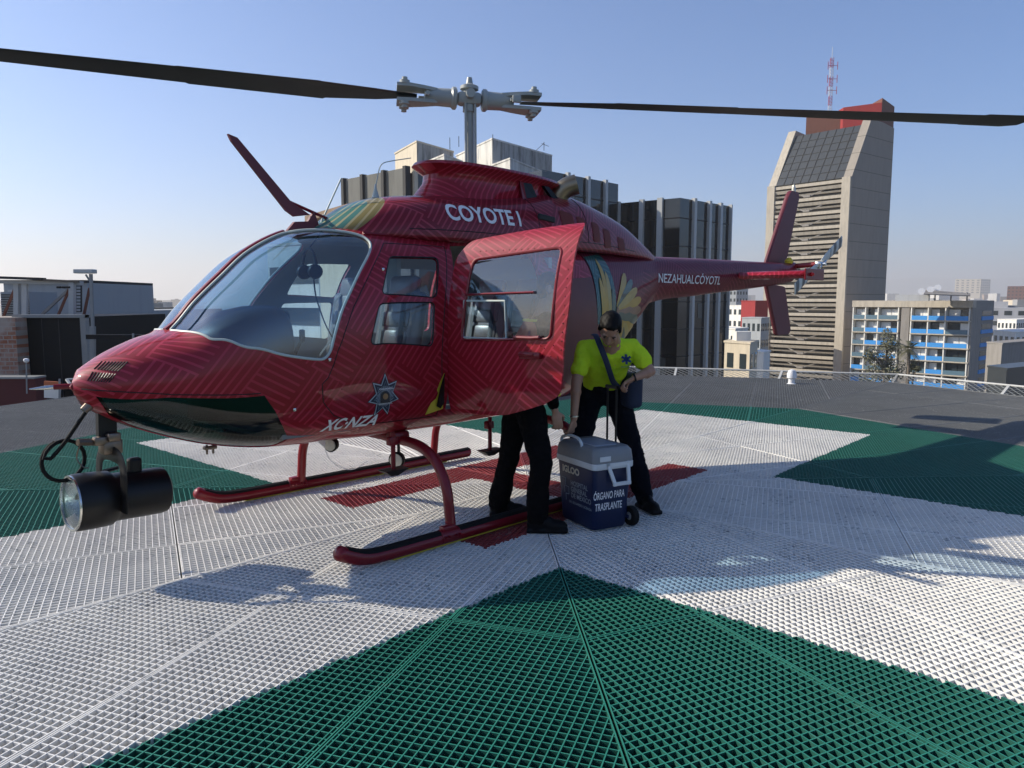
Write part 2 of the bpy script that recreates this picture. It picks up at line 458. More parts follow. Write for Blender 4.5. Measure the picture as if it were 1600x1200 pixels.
def mat_livery(name,base,line,gold=None,green=False,coat=.65):
    s=NT(name); uvn=s.n('UVMap'); uvn.uv_map='skin'
    x,y,_=s.sep(uvn.outputs[0])
    nz=s.noise(s.coord('Object'),1.3,1)
    # bands of parallel stripes meeting at angles
    px=s.math('ADD',s.math('MULTIPLY',x,.78),s.math('MULTIPLY',y,.62)); py=s.math('SUBTRACT',s.math('MULTIPLY',y,.86),s.math('MULTIPLY',x,.55))
    C=.245
    fx=s.math('DIVIDE',px,C); fy=s.math('DIVIDE',py,C*1.35)
    ix=s.math('FLOOR',fx); iy=s.math('FLOOR',fy)
    h=s.math('ADD',s.math('MULTIPLY',ix,12.99),s.math('MULTIPLY',iy,78.23))
    rnd=s.math('FRACT',s.math('MULTIPLY',s.math('SINE',h),437.58))
    ck=s.math('FLOOR',s.math('MULTIPLY',s.math('FRACT',s.math('ADD',s.math('MULTIPLY',s.math('ADD',ix,iy),.5),0)),2))
    flip=s.math('LESS_THAN',rnd,.18); ck=s.math('ABSOLUTE',s.math('SUBTRACT',ck,flip))
    d1=s.math('FRACT',s.math('MULTIPLY',fx,6)); d2=s.math('FRACT',s.math('MULTIPLY',fy,7))
    st=s.math('ADD',s.math('MULTIPLY',d1,ck),s.math('MULTIPLY',d2,s.math('SUBTRACT',1,ck)))
    ln=s.math('LESS_THAN',st,.3)
    fade=s.ramp(nz,[(.3,.6),(.6,1)])
    base2=s.mix(s.noise(s.coord('Object'),4,5),base,tuple(k*.8 for k in base))
    if green:
        X=s.sep(s.coord('Object'))[0]
        g=s.math('GREATER_THAN',s.math('ADD',X,s.math('MULTIPLY',s.math('SUBTRACT',s.sep(s.coord('Object'))[2],2.2),1.2)),1.14)
        g2=s.math('GREATER_THAN',s.math('ADD',X,s.math('MULTIPLY',s.math('SUBTRACT',s.sep(s.coord('Object'))[2],2.2),1.2)),1.22)
        base2=s.mix(g,base2,(.20,.16,.05)); base2=s.mix(g2,base2,(.05,.16,.13)); line=s.mix(g,line,(.35,.30,.16))
    c=s.mix(s.math('MULTIPLY',ln,fade),base2,line)
    s.set(c,.5,coat=coat,spec=.12)
    s.bump(s.noise(s.coord('Object'),3.,2),.16,.02)
    return s.m
MAT['paint']=mat_livery('red_striped_paint',(.27,.005,.014),(.42,.025,.05))
MAT['paintdog']=mat_livery('red_striped_cowl_paint',(.19,.006,.015),(.34,.035,.055),green=True,coat=.5)
MAT['paintdark']=mat_livery('maroon_striped_paint',(.13,.008,.02),(.22,.03,.05),coat=.3)
MAT['paintfin']=solid('muted_fin_paint',(.13,.02,.03),.5)
MAT['redplain']=solid('plain_red_paint',(.18,.005,.012),.42,coat=.45,spec=.2)
MAT['lining']=solid('cabin_lining',(.34,.36,.34),.7)
MAT['glass']=glass('clear_glass',(.80,.88,.92),1.45)
MAT['dglz']=glass('reflective_door_glass',(.66,.83,.96),1.6,.015,.05)
MAT['wind']=glass('windscreen_glass',(.46,.64,.78),1.6,.012,.06)
MAT['dglass']=glass('dark_chin_glass',(.08,.20,.19),1.35,.05,.0)
MAT['black']=solid('black_paint',(.005,.005,.006),.4,spec=.3)
MAT['rubber']=solid('black_rubber',(.008,.008,.008),.8,spec=.2)
MAT['chrome']=solid('polished_metal',(.6,.6,.58),.25,1)
MAT['hub']=solid('pale_grey_hub_paint',(.33,.345,.32),.38)
MAT['leather']=solid('grey_brown_leather',(.16,.13,.12),.32)
MAT['blade']=solid('dark_blade_paint',(.022,.023,.022),.5,scale=3,var=.3)
MAT['white']=solid('white_lettering',(.8,.8,.8),.4)
MAT['seal']=solid('pale_seal',(.45,.5,.46),.5)
HX=R(225.19)
heli=empty('helicopter',(-.347,6.327,0),HX,label='dark red striped helicopter with its rear door open on the green and white deck',cat='helicopter')
def polyT(S,P): return toXT(S,P)
glassP=[(2.475,'t',.03),(2.457,'t',.2),(2.38,1.376),(2.24,1.33),(2.04,1.276),(1.87,1.246),(1.746,1.24),(1.70,1.404),(1.634,1.56),(1.487,1.762),(1.36,1.90),(1.30,1.975),(1.305,'t',.41),(1.345,'t',.355),(1.42,'t',.29),(1.54,'t',.20),(1.64,'t',.11),(1.69,'t',.03)]
chinP=[(2.93,1.075),(2.62,1.06),(2.14,1.045),(2.08,.95),(1.95,.75),(2.0,'b',.30),(2.4,'b',.14),(2.7,'b',.08),(2.86,.96)]
fw_up=roundpoly([(1.215,1.896),(.80,1.904),(.895,1.622),(1.345,1.645)],.04)
fw_lo=roundpoly([(1.37,1.585),(.914,1.592),(.95,1.29),(1.46,1.323)],.04)
rdoorP=roundpoly([(.80,.80),(.82,1.2),(.76,1.6),(.62,2.02),(-.22,2.07),(-.19,1.5),(-.15,1.22),(.02,.96),(.26,.84)],.07)
rw_up=[(.63,1.90),(.60,1.60)]
rw=roundpoly([(.62,1.885),(-.10,1.885),(-.07,1.33),(.665,1.33)],.06)
fdoorL=[(1.20,1.985),(1.29,1.90),(1.42,1.75),(1.56,1.56),(1.66,1.35),(1.72,1.21),(1.80,1.09),(1.79,.98),(1.70,.88),(1.5,.80),(.86,.79),(.87,1.2),(.82,1.6),(.68,1.985)]
def RG(P): return dens(chaik(toXT(SEC,P,.1),3),.03) if P is glassP else toXT(SEC,P)
for sd in (1,-1):
    regs=[('windscreen',RG(glassP)),('chin_window',RG(chinP)),('up',RG(fw_up)),('lo',RG(fw_lo)),('rw',RG(rw)),('rear_door',RG(rdoorP))]
    vv,out=cdt_surface(SEC,regs,sd,-5.9,3.0)
    cabin=[f for f in out['skin'] if sum(vv[i][0] for i in f)/3>-.95]
    tail=[f for f in out['skin'] if sum(vv[i][0] for i in f)/3<=-.95]
    if sd==1: FV,FO=vv,out
    nm='fuselage_side'
    surf_obj('cabin_shell',SEC,vv,cabin+(out['rear_door'] if sd==-1 else []),sd,0,(MAT['paint'],MAT['lining']),heli,thick=.028)
    surf_obj('tail_boom',SEC,vv,tail,sd,0,MAT['paintdark'],heli)
    surf_obj('windscreen',SEC,vv,out['windscreen'],sd,-.012,MAT['wind'],heli)
    surf_obj('chin_window',SEC,vv,out['chin_window'],sd,-.004,MAT['dglass'],heli)
    for k in ('up','lo'): surf_obj('door_window',SEC,vv,out[k],sd,-.01,MAT['glass'],heli)
    if sd==-1: surf_obj('door_window',SEC,vv,out['rw'],sd,-.01,MAT['glass'],heli)
def line_on(S,P,r,off=.0,sd=1,closed=True,step=.04,mb=None,n=6):
    Q=toXT(S,P,step) if closed else dens([(p[0],(tz(S,p[0],p[1]) if len(p)==2 else (1 if p[1]=='t' else -1)*ty(S,p[0],p[2]))*KT) for p in P],step,False)
    pts=[SP(S,a,b/KT,off,sd) for a,b in Q]
    if closed: pts.append(pts[0])
    mb.tube(pts,r,n,caps=not closed)
for sd in (1,-1):
    mb=MB(); gq=[SP(SEC,a,b/KT,-.004,sd) for a,b in RG(glassP)]; mb.tube(gq+[gq[0]],.009,6,caps=False); mb.build('windscreen_seal',MAT['seal'],heli,smooth=True)
    pls=[(SEC,fdoorL,True),(SEC,[(2.98,1.115),(2.6,1.075),(2.16,1.06)],False),(SEC,[(-.95,.80),(-.95,1.3),(-.95,2.09)],False)]+([(SEC,rdoorP,True)] if sd==-1 else [])+[(DOG,[(-.32,2.1),(-.32,2.47)],False),(DOG,[(-1.0,2.1),(-1.0,2.5)],False),(DOG,[(.95,2.1),(-.3,2.1),(-1.9,2.08)],False)]
    for S_,L_,c_ in pls: mb=MB(); line_on(S_,L_,.0033,0.,sd,closed=c_,mb=mb); mb.build('panel_line',MAT['black'],heli,smooth=True)
    mb=MB(); line_on(SEC,fw_up,.006,-.004,sd,mb=mb); mb.build('window_seal',MAT['black'],heli,smooth=True); mb=MB(); line_on(SEC,fw_lo,.006,-.004,sd,mb=mb); mb.build('window_seal',MAT['black'],heli,smooth=True)
# centre post: dark cap
mb=MB(); mb.tube([SP(SEC,X,1,.004) for X in [2.48-.05*i for i in range(17)]],.026,8,flat=.5); mb.build('centre_post',MAT['redplain'],heli,smooth=True)
# nose cap
mb=MB(); mb.lathe([(.0,.012),(.012,.01),(.02,.0),(.022,-.02)],(3.0,0,1.12),(1,0,0),12); mb.build('nose_cap',MAT['redplain'],heli,smooth=True)
# ---- doghouse (engine cowling)
for sd in (1,-1):
    vv,out=cdt_surface(DOG,[],sd,-2.55,1.47,-.3,1.,dx=.06,dt=.06)
    surf_obj('engine_cowling',DOG,vv,out['skin'],sd,0,MAT['paintdog'],heli)
    mb=MB(); 
    mb.tube([surf(SEC,X,2.045,.004,sd)+Vector((0,0,0)) for X in [1.3-.1*i for i in range(18)]],.012,6)
    mb.build('roof_rail',MAT['paint'] if 0 else MAT['redplain'],heli,smooth=True)
# ---- pylon fairing (air intake) with flared lip
def oval(xc,a,b,z,n=36,p=2.4,sk=0):
    out=[]
    for k in range(n):
        t=2*math.pi*k/n; c,s=math.cos(t),math.sin(t)
        out.append(Vector((xc+a*math.copysign(abs(c)**(2/p),c),b*math.copysign(abs(s)**(2/p),s),z+sk*c)))
    return out
mb=MB(); mb.loft([oval(-.22,.80,.34,2.36),oval(-.23,.74,.285,2.44),oval(-.24,.68,.265,2.52,sk=.0),oval(-.25,.68,.27,2.575,sk=.005),oval(-.25,.74,.315,2.60,sk=.02),oval(-.25,.78,.335,2.62,sk=.025),oval(-.25,.76,.32,2.645,sk=.025),oval(-.25,.60,.22,2.66,sk=.02)])
po=mb.build('mast_fairing',MAT['redplain'],heli,smooth=True,ang=60)
me=po.data; ul=me.uv_layers.new(name='skin')
for l in me.loops: c=me.vertices[l.vertex_index].co; ul.data[l.index].uv=(c.x,c.z)
me.materials[0]=MAT['paint']
# rear hump linking fairing and cowling
mb=MB(); mb.loft([[Vector((X,w_*math.cos(a),2.3+(zt-2.3)*max(0,math.sin(a))**.7)) for a in [math.pi*k/16 for k in range(17)]] for X,w_,zt in ((-.3,.26,2.655),(-.6,.25,2.645),(-.9,.24,2.61),(-1.2,.22,2.555),(-1.5,.18,2.48),(-1.8,.12,2.37))],caps=True)
po=mb.build('cowling_spine',MAT['paintdark'],heli,smooth=True,ang=60); me=po.data; ul=me.uv_layers.new(name='skin')
for l in me.loops: c=me.vertices[l.vertex_index].co; ul.data[l.index].uv=(c.x,c.z)
for sd in (1,-1):
    # intake grilles and slots on the fairing flank
    mb=MB(); mb.prism([(-.34,sd*.262,2.57),(-.44,sd*.262,2.57),(-.54,sd*.275,2.40),(-.36,sd*.29,2.40)],(0,0,0),(0,sd*.02,0)); mb.build('intake_opening',MAT['black'],heli)
    mb=MB(); mb.prism([(-.60,sd*.245,2.57),(-.67,sd*.24,2.57),(-.84,sd*.27,2.42),(-.78,sd*.29,2.37)],(0,0,0),(0,sd*.03,0)); mb.build('intake_opening',MAT['black'],heli)
    mb=MB(); mb.prism([(-.30,sd*.27,2.575),(-.34,sd*.27,2.575),(-.36,sd*.30,2.40),(-.30,sd*.31,2.40)],(0,0,0),(0,sd*.012,0)); mb.build('intake_frame',MAT['redplain'],heli)
    # exhaust stack
    mb=MB(); pts=bez([(-.86,sd*.16,2.42),(-.88,sd*.20,2.53),(-.92,sd*.25,2.59),(-.98,sd*.32,2.62)],5)
    mb.tube(pts,[.088]*len(pts),16,caps=False); mb.tube([p for p in pts],[.081]*len(pts),16,caps=False)
    mb.build('exhaust_stack',MAT.setdefault('exh',solid('heat_tinted_steel',(.28,.23,.16),.35,1)),heli,smooth=True)
    # cowling vents / cutouts
    mb=MB(); p=surf(DOG,-.42,2.27,.004,sd); mb.rbox(p,(.2,.02,.05),.015,Matrix.Rotation(R(-5),3,'Y')); mb.build('cowling_vent',MAT['black'],heli)
# ---- text decals
def decal(txt,S,X0,Z0,size,mat,name,sd=1,shear=0,bold=.0,sx=1,slope=0,spacing=1,off=.004,th=0):
    v,f=text_mesh(txt,size,0,bold,shear,spacing=spacing)
    bm=bmesh.new(); vs=[bm.verts.new(p) for p in v]
    for q in f:
        try: bm.faces.new([vs[i] for i in q])
        except ValueError: pass
    bmesh.ops.remove_doubles(bm,verts=bm.verts[:],dist=1e-5)
    for axis in (0,1):
        lo=min(p.co[axis] for p in bm.verts); hi=max(p.co[axis] for p in bm.verts); k=lo+.03
        while k<hi:
            no=Vector((1,0,0)) if axis==0 else Vector((0,1,0))
            bmesh.ops.bisect_plane(bm,geom=bm.verts[:]+bm.edges[:]+bm.faces[:],plane_co=no*k,plane_no=no); k+=.03
    for p in bm.verts:
        X=X0-sd*p.co.x*sx; Z=Z0+p.co.y+slope*p.co.x
        p.co=surf(S,X,Z,off,sd)
    bmesh.ops.recalc_face_normals(bm,faces=bm.faces[:])
    return obj(name,bm,mat,heli)
decal('COYOTE I',DOG,.63,2.185,.165,MAT['white'],'lettering',bold=.004,sx=.98)
decal('XC·NZA',SEC,1.76,.785,.105,MAT['white'],'lettering',shear=.35,bold=.003,sx=.98)
decal('NEZAHUALCÓYOTL',SEC,-2.38,1.79,.13,MAT['white'],'lettering',sx=1.15,bold=.001)
# ---- seven pointed badge
def badge():
    Xc,Zc=1.355,.985
    for rr,mat,off in ((.155,MAT.setdefault('bl1',solid('badge_black',(.01,.012,.018),.4)),.004),(.145,MAT.setdefault('bl2',solid('badge_silver',(.45,.5,.55),.3)),.006),(.132,MAT.setdefault('bl3',solid('badge_navy',(.01,.02,.045),.4)),.008),(.10,MAT.setdefault('bl4',solid('badge_steel',(.12,.17,.22),.4)),.010),(.092,MAT['bl3'],.012)):
        P=[]
        for k in range(14):
            a=math.pi/2+math.pi*k/7; r=rr if k%2==0 else rr*.56
            P.append((Xc-r*math.cos(a)*.82,Zc+r*math.sin(a)))
        bm=bmesh.new(); c=bm.verts.new(surf(SEC,Xc,Zc,off)); P=dens(P,.03); vs=[bm.verts.new(surf(SEC,x,z,off)) for x,z in P]
        mid=[bm.verts.new(surf(SEC,(x+Xc)/2,(z+Zc)/2,off)) for x,z in P]
        for i in range(len(vs)):
            j=(i+1)%len(vs); bm.faces.new((vs[i],vs[j],mid[j],mid[i])); bm.faces.new((mid[i],mid[j],c))
        obj('star_badge',bm,mat,heli,smooth=True)
    mb=MB()
    for k in range(40):
        a=2*math.pi*k/40; mb.tube([surf(SEC,Xc-.035*math.cos(a),Zc+.035*math.sin(a),.013),surf(SEC,Xc-.068*math.cos(a),Zc+.068*math.sin(a),.013)],.0012,4)
    mb.build('badge_rays',MAT['bl2'],heli)
    mb=MB(); mb.box(surf(SEC,Xc,Zc,.014),(.07,.004,.085)); mb.build('badge_shield',MAT['bl1'],heli)
    mb=MB(); mb.lathe([(.02,0),(.02,.003)],surf(SEC,Xc,Zc,.017),(0,1,0),12); mb.build('badge_emblem',MAT.setdefault('brz',solid('bronze_emblem',(.3,.17,.07),.4)),heli)
    decal('POLICIA MUNICIPAL',SEC,Xc+.052,Zc+.045,.0125,MAT['white'],'lettering',off=.016,bold=.0003)
    decal('NEZAHUALCOYOTL',SEC,Xc+.045,Zc-.052,.0115,MAT['white'],'lettering',off=.016,bold=.0003)
badge()
# ---- artwork on the aft flank (plain feather fan and bands)
def patch(P,mat,name,S=SEC,off=.004,sd=1):
    P=toXT(S,P,.03); 
    V=[Vector(p) for p in P]; n=len(V); E=[(i,(i+1)%n) for i in range(n)]
    xs=[p[0] for p in P]; ys=[p[1] for p in P]
    x=min(xs)
    while x<max(xs):
        y=min(ys)
        while y<max(ys):
            if inside(x,y,P): V.append(Vector((x,y)))
            y+=.035
        x+=.035
    vv,ee,ff,a,b,c=geometry.delaunay_2d_cdt(V,E,[],1,1e-5)
    return surf_obj(name,S,[(v.x,v.y/KT) for v in vv],ff,sd,off,mat,heli)
MAT['teal']=mat_livery('teal_striped_paint',(.02,.085,.075),(.06,.17,.14))
MAT['yel']=mat_livery('yellow_feather_paint',(.42,.32,.03),(.10,.12,.02))
MAT['grn']=mat_livery('green_feather_paint',(.06,.13,.05),(.25,.24,.06))
MAT['tan']=solid('tan_artwork_paint',(.15,.045,.035),.5,coat=.25,scale=3,var=.3,spec=.2)
patch([(-.97,1.98),(-1.30,2.02),(-1.32,1.5),(-1.0,1.32),(-.95,1.4)],MAT['teal'],'artwork')
MAT['fgold']=solid('gold_feather',(.45,.27,.01),.4,coat=.2,scale=8,var=.3); MAT['fgreen']=solid('dark_green_feather',(.03,.07,.03),.4,coat=.4,scale=8,var=.3); MAT['fcream']=solid('cream_feather',(.42,.30,.06),.4,coat=.2,scale=8,var=.3); MAT['fbrown']=solid('brown_feather',(.20,.09,.03),.4,coat=.4,scale=8,var=.3)
def feather(b,t,w_,mat,off):
    b=Vector(b);t=Vector(t);d=t-b;n_=Vector((-d.y,d.x)).normalized()
    patch([tuple(b+d*u+n_*w_*k) for u,k in ((0,.25),(.45,.9),(.8,1),(.95,.6),(1,0),(.95,-.6),(.8,-1),(.45,-.9),(0,-.25))],mat,'feather_artwork',off=off)
FM=['fgold','fgreen','fcream','fgold','fbrown','fgreen','fgold','fcream','fgreen','fgold','fbrown']
for k in range(11):
    a=R(62-15*k); feather((-1.30-.05*math.cos(a),1.50+.05*math.sin(a)),(-1.33-.62*math.cos(a)*(.92 if k<3 else 1),1.50+.40*math.sin(a)),.045,MAT[FM[k]],.006+.0008*(k%3))
for k,(x0_,z0_,x1_,z1_) in enumerate(((-1.10,1.15,-1.14,1.97),(-1.16,1.12,-1.20,1.86),(-1.22,1.10,-1.27,1.72),(-1.05,1.2,-1.06,1.80),(-1.30,1.10,-1.34,1.55),(-1.4,1.10,-1.45,1.42))):
    feather((x0_,z0_),(x1_,z1_),.035,MAT[['fgold','fcream','fgreen','fgold','fbrown','fgold'][k]],.009+.0006*k)
patch([(-.40,1.78),(-.93,1.80),(-.95,1.35),(-1.0,1.0),(-.75,.85),(-.38,1.0)],MAT['tan'],'artwork')
MAT['ptch']=solid('orange_brown_panel',(.16,.022,.012),.6,coat=.1,spec=.2)
for (a,b,z0,z1) in ((-.62,-.80,2.36,2.20),(-.86,-.98,2.33,2.22),(-1.08,-1.2,2.3,2.12),(-1.28,-1.4,2.26,2.08),(-1.55,-1.68,2.2,2.07)):
    patch(roundpoly([(a,z0),(b,z0-.02),(b,z1),(a,z1)],.03),MAT['ptch'],'cowling_panel',S=DOG,off=.004)
# ---- rear door, swung open about its front hinge
doorP=roundpoly([(.80,.80),(.82,1.2),(.79,1.6),(.76,1.90),(.66,2.01),(-.23,2.088),(-.21,1.6),(-.15,1.01),(-.02,.94),(.30,.84)],.05)
door=empty('rear_door'); door.parent=heli
HG=Vector((.80,.655,0)); DELTA=R(-83)
door.location=HG; door.rotation_euler=(0,0,DELTA)
rwi=roundpoly([(.60,1.875),(-.12,1.93),(-.08,1.36),(.665,1.33)],.05)
def dchild(o):
    for v_ in o.data.vertices: v_.co.y=HG.y+(v_.co.y-HG.y)*(.45 if v_.co.y<HG.y else 1)
    o.data.transform(Matrix.Translation(-HG)); o.parent=door; return o
vv,out=cdt_surface(SEC,[('glass',toXT(SEC,rwi)),('door',toXT(SEC,doorP))],1,-.8,1.1)
MAT['paintdoor']=MAT['paint']
dchild(surf_obj('door_panel',SEC,vv,out['door'],1,.004,(MAT['paint'],MAT['lining']),door,thick=.03))
dchild(surf_obj('door_glass',SEC,vv,out['glass'],1,-.008,MAT['dglz'],door))
mb=MB(); line_on(SEC,rwi,.009,.006,1,mb=mb); dchild(mb.build('window_frame',MAT['redplain'],door,smooth=True))
mb=MB(); mb.tube([surf(SEC,.63,1.635,.01),surf(SEC,.45,1.64,.012),surf(SEC,.2,1.645,.012),surf(SEC,.06,1.648,.012)],.017,8,flat=.5); mb.tube([surf(SEC,.2,1.36,.02),surf(SEC,.06,1.36,.02),surf(SEC,-.0,1.365,.02)],.012,8); dchild(mb.build('window_bar',MAT['redplain'],door,smooth=True))
mb=MB(); mb.tube([surf(SEC,X,Z,.0) for X,Z in ((.655,1.60),(.3,1.60),(.28,1.35),(.66,1.35),(.655,1.60))],.008,6); dchild(mb.build('sliding_pane_frame',MAT['seal'],door,smooth=True))
mb=MB(); mb.rbox(surf(SEC,.07,1.25,.022),(.17,.03,.045),.012); mb.rbox(surf(SEC,.09,1.255,.04),(.12,.012,.02),.006); dchild(mb.build('handle',MAT['redplain'],door,smooth=True))
mb=MB()
for i in range(15):
    X=.55-.05*i; mb.lathe([(.0055,0),(.005,.003),(.0,.005)],surf(SEC,X,1.93,.004),(0,1,.3),6)
for i in range(16):
    Z=1.9-.055*i; X=-.22+.003*i if Z>1.3 else -.22+.003*i+(1.3-Z)*.35
    mb.lathe([(.0055,0),(.005,.003),(.0,.005)],surf(SEC,X+.03,Z,.004),(0,1,0),6)
for X,Z in ((-.03,1.3),(-.03,1.2),(.17,1.3),(.17,1.2),(.0,1.315),(.12,1.315),(.06,1.32),(-.08,1.25),(-.1,1.32),(-.13,1.25)): mb.lathe([(.005,0),(.0,.005)],surf(SEC,X,Z,.004),(0,1,0),6)
dchild(mb.build('rivet_row',MAT['redplain'],door))
# ---- interior
mb=MB(); mb.box((.55,0,.77),(2.9,1.0,.03)); mb.box((1.9,0,.80),(.5,.9,.03)); mb.build('cabin_floor',MAT['steel_grey'],heli)
MAT['pod']=solid('dark_glareshield',(.008,.014,.022),.5)
pod=MB(); S2=[]
for X,w_,zt in ((2.30,.10,1.38),(2.2,.26,1.46),(2.05,.34,1.535),(1.9,.37,1.565),(1.80,.375,1.57),(1.78,.36,1.55)):
    S2.append([Vector((X,-.08+w_*math.copysign(abs(math.cos(a))**.6,math.cos(a)),1.22+(zt-1.22)*math.sin(a)**.5 if math.sin(a)>0 else 1.22)) for a in [math.pi*k/20 for k in range(21)]]+[Vector((X,-.08-w_*.9,.85)),Vector((X,-.08+w_*.9,.85))])
pod.loft(S2); ip=pod.build('instrument_panel',MAT['pod'],heli,smooth=True,ang=50)
mb=MB()
for y in (-.3,-.18,-.06,.06,.18):
    for z in (1.25,1.37,1.49): mb.lathe([(.045,0),(.045,.012),(.035,.014)],(1.775,y-.02,z),(-1,0,0),14)
mb.build('gauge',MAT['black'],ip,smooth=True)
mb=MB(); mb.rbox((1.62,-.03,.98),(.32,.26,.36),.03); mb.build('centre_console',MAT['black'],heli,smooth=True)
MAT['belt']=solid('grey_seat_belt',(.05,.055,.06),.7)
def seat(x,y,nm='seat'):
    st=empty(nm,(x,y,.79)); st.parent=heli
    mb=MB(); mb.rbox((0,0,.22),(.46,.44,.14),.05,seg=3); mb.build('cushion',MAT['leather'],st,smooth=True)
    mb=MB(); mb.rbox((0,0,.07),(.42,.4,.16),.01); mb.build('seat_base',MAT['lining'],st)
    mb=MB(); rot=Matrix.Rotation(R(-12),3,'Y')
    mb.rbox((-.24,0,.55),(.12,.46,.66),.05,rot,seg=3)
    for z in (.42,.55,.68): mb.rbox((-.24+.055-(z-.55)*.2,0,z),(.035,.34,.11),.016,rot)
    mb.rbox((-.30,0,.90),(.09,.30,.18),.04,rot,seg=3); mb.build('backrest',MAT['leather'],st,smooth=True)
    mb=MB()
    for s_ in (-1,1): mb.tube([(-.30,s_*.10,.92),(-.20,s_*.12,.80),(-.15,s_*.12,.5),(0,s_*.16,.31)],.022,6,flat=.2)
    mb.build('seat_belt',MAT['belt'],st,smooth=True)
    return st
seat(1.22,.32); seat(1.22,-.32); seat(.05,.0,'rear_seat'); seat(.05,.46,'rear_seat'); seat(.05,-.46,'rear_seat')
mb=MB()
for y in (.34,-.34): mb=MB(); mb.tube(bez([(1.50,y,.95),(1.46,y,1.15),(1.38,y,1.30)],4),.012,6); mb.rbox((1.37,y,1.34),(.04,.035,.1),.012); mb.build('cyclic_stick',MAT['black'],heli,smooth=True)
mb=MB(); mb.rbox((.78,0,1.5),(.05,.14,1.1),.02); mb.rbox((1.2,0,2.03),(.6,.3,.06),.02); mb.build('door_pillar',MAT['lining'],heli,smooth=True)
mb=MB(); mb.box((-.38,0,1.35),(.04,1.1,1.2)); mb.build('cabin_bulkhead',MAT['lining'],heli)
hs=empty('headset',(1.62,.22,1.80)); hs.parent=heli
mb=MB(); mb.tube([(0,.085*math.cos(a),.02+.12*math.sin(a)) for a in [math.pi*k/12 for k in range(13)]],.010,6); mb.build('headband',MAT['black'],hs,smooth=True)
for y in (-.07,.07): mb=MB(); mb.lathe([(.02,-.03),(.045,-.02),(.05,0),(.045,.022),(.02,.03)],(0,y,-.01),(.2,1,0),14); mb.build('ear_cup',MAT['black'],hs,smooth=True)
mb=MB(); mb.tube(bez([(0,.05,-.06),(-.05,.0,-.2),(-.2,-.1,-.42),(-.35,-.1,-.6)],6),.005,6); mb.tube([(0,0,.14),(-.1,0,.26)],.004,5); mb.build('headset_cord',MAT['black'],hs,smooth=True)
# ---- landing gear
lg=empty('landing_gear'); lg.parent=heli
for sd in (1,-1):
    sk=empty('skid',(0,sd*.985,0)); sk.parent=lg
    pts=[(1.95,0,.15),(1.86,0,.105),(1.76,0,.07),(1.64,0,.058),(1.4,0,.055),(.5,0,.055),(-.74,0,.055),(-.80,0,.062)]
    mb=MB(); P=bez(pts,4); mb.tube(P,[.026]+[.046]*(len(P)-3)+[.044,.02],14); mb.build('skid_tube',MAT['paint_skid'] if 'paint_skid' in MAT else MAT['redplain'],sk,smooth=True,ang=60)
    mb=MB(); mb.tube([Vector(p)+Vector((0,0,.026)) for p in P[3:-2]],.036,8,flat=.8); mb.build('tread_strip',MAT['rubber'],sk,smooth=True)
    mb=MB(); mb.box((.5,0,.008),(2.1,.03,.010)); mb.build('wear_shoe',MAT.setdefault('yelp',solid('yellow_paint',(.55,.42,.03),.5)),sk)
    for X in (1.1,-.36):
        mb=MB(); mb.lathe([(.046,-.08),(.051,-.075),(.051,.075),(.046,.08)],(X,0,.06),(1,0,0),14); mb.rbox((X,0,.11),(.11,.06,.04),.01); 
        for dx in (-.06,.06,-.03,.03): mb.lathe([(.008,0),(.008,.02)],(X+dx,.05,.07),(0,1,0),6)
        mb.build('saddle_clamp',MAT['redplain'],sk,smooth=True)
for X in (1.06,-.38):
    pts=[(X,.97,.09),(X,.955,.20),(X,.93,.35),(X,.86,.48),(X,.76,.565),(X,.62,.61),(X,.40,.625),(X,0,.63)]
    pts=pts+[(a,-b,c) for a,b,c in pts[:-1][::-1]]
    mb=MB(); P=bez(pts,4); mb.tube(P,.036,12); o=mb.build('cross_tube',MAT['redplain'],lg,smooth=True)
    mb=MB()
    for sd in (1,-1): mb.rbox((X,sd*.40,.64),(.13,.12,.09),.02); 
    mb.build('tube_clamp',MAT['redplain'],lg,smooth=True)
for X,yy in ((1.25,.60),(.33,.58)):
    stp=empty('boarding_step',(X,yy,0)); stp.parent=lg
    mb=MB(); mb.tube([(0,0,.72),(0,0,.46)],.016,8); mb.rbox((0,-.01,.66),(.07,.05,.06),.01); mb.build('step_strut',MAT['redplain'],stp,smooth=True)
    mb=MB(); mb.loft([[Vector((.10,-.05,.47)),Vector((.10,.05,.47)),Vector((-.10,.05,.47)),Vector((-.10,-.05,.47))],[Vector((.03,-.02,.425)),Vector((.03,.02,.425)),Vector((-.03,.02,.425)),Vector((-.03,-.02,.425))]]); mb.build('step_plate',MAT['black'],stp)
MAT['lens']=solid('cream_lens',(.62,.60,.50),.2,scale=60,var=.3)
for X,Y,Z,r in ((1.36,0.0,.57,.05),(.78,0.,.37,.06)):
    l=empty('belly_light',(X,Y,Z)); l.parent=heli
    ax=Vector((.8,.45,-.05))
    mb=MB(); mb.lathe([(r*.6,-.05),(r,-.03),(r*1.08,.01),(r*.98,.014)],(0,0,0),ax,20); mb.build('lamp_housing',MAT['rubber'],l,smooth=True)
    mb=MB(); mb.lathe([(r*.9,.0),(r*.85,.022),(r*.3,.03)],(0,0,0),ax,20); mb.build('lamp_lens',MAT['lens'],l,smooth=True)
    mb=MB(); mb.tube([(-.02,0,.0),(-.02,0,.66-Z)],.012,6); mb.build('lamp_bracket',MAT['black'],l)
# antennas below
mb=MB(); mb.prism([(1.52,.0,.655),(1.40,.0,.655),(1.42,.0,.56)],(0,0,0),(0,.015,0)); mb.tube(bez([(1.42,.007,.57),(1.36,.0,.45),(1.2,0,.36),(1.05,0,.40)],5),.003,5); mb.build('belly_antenna',MAT['white'],heli)
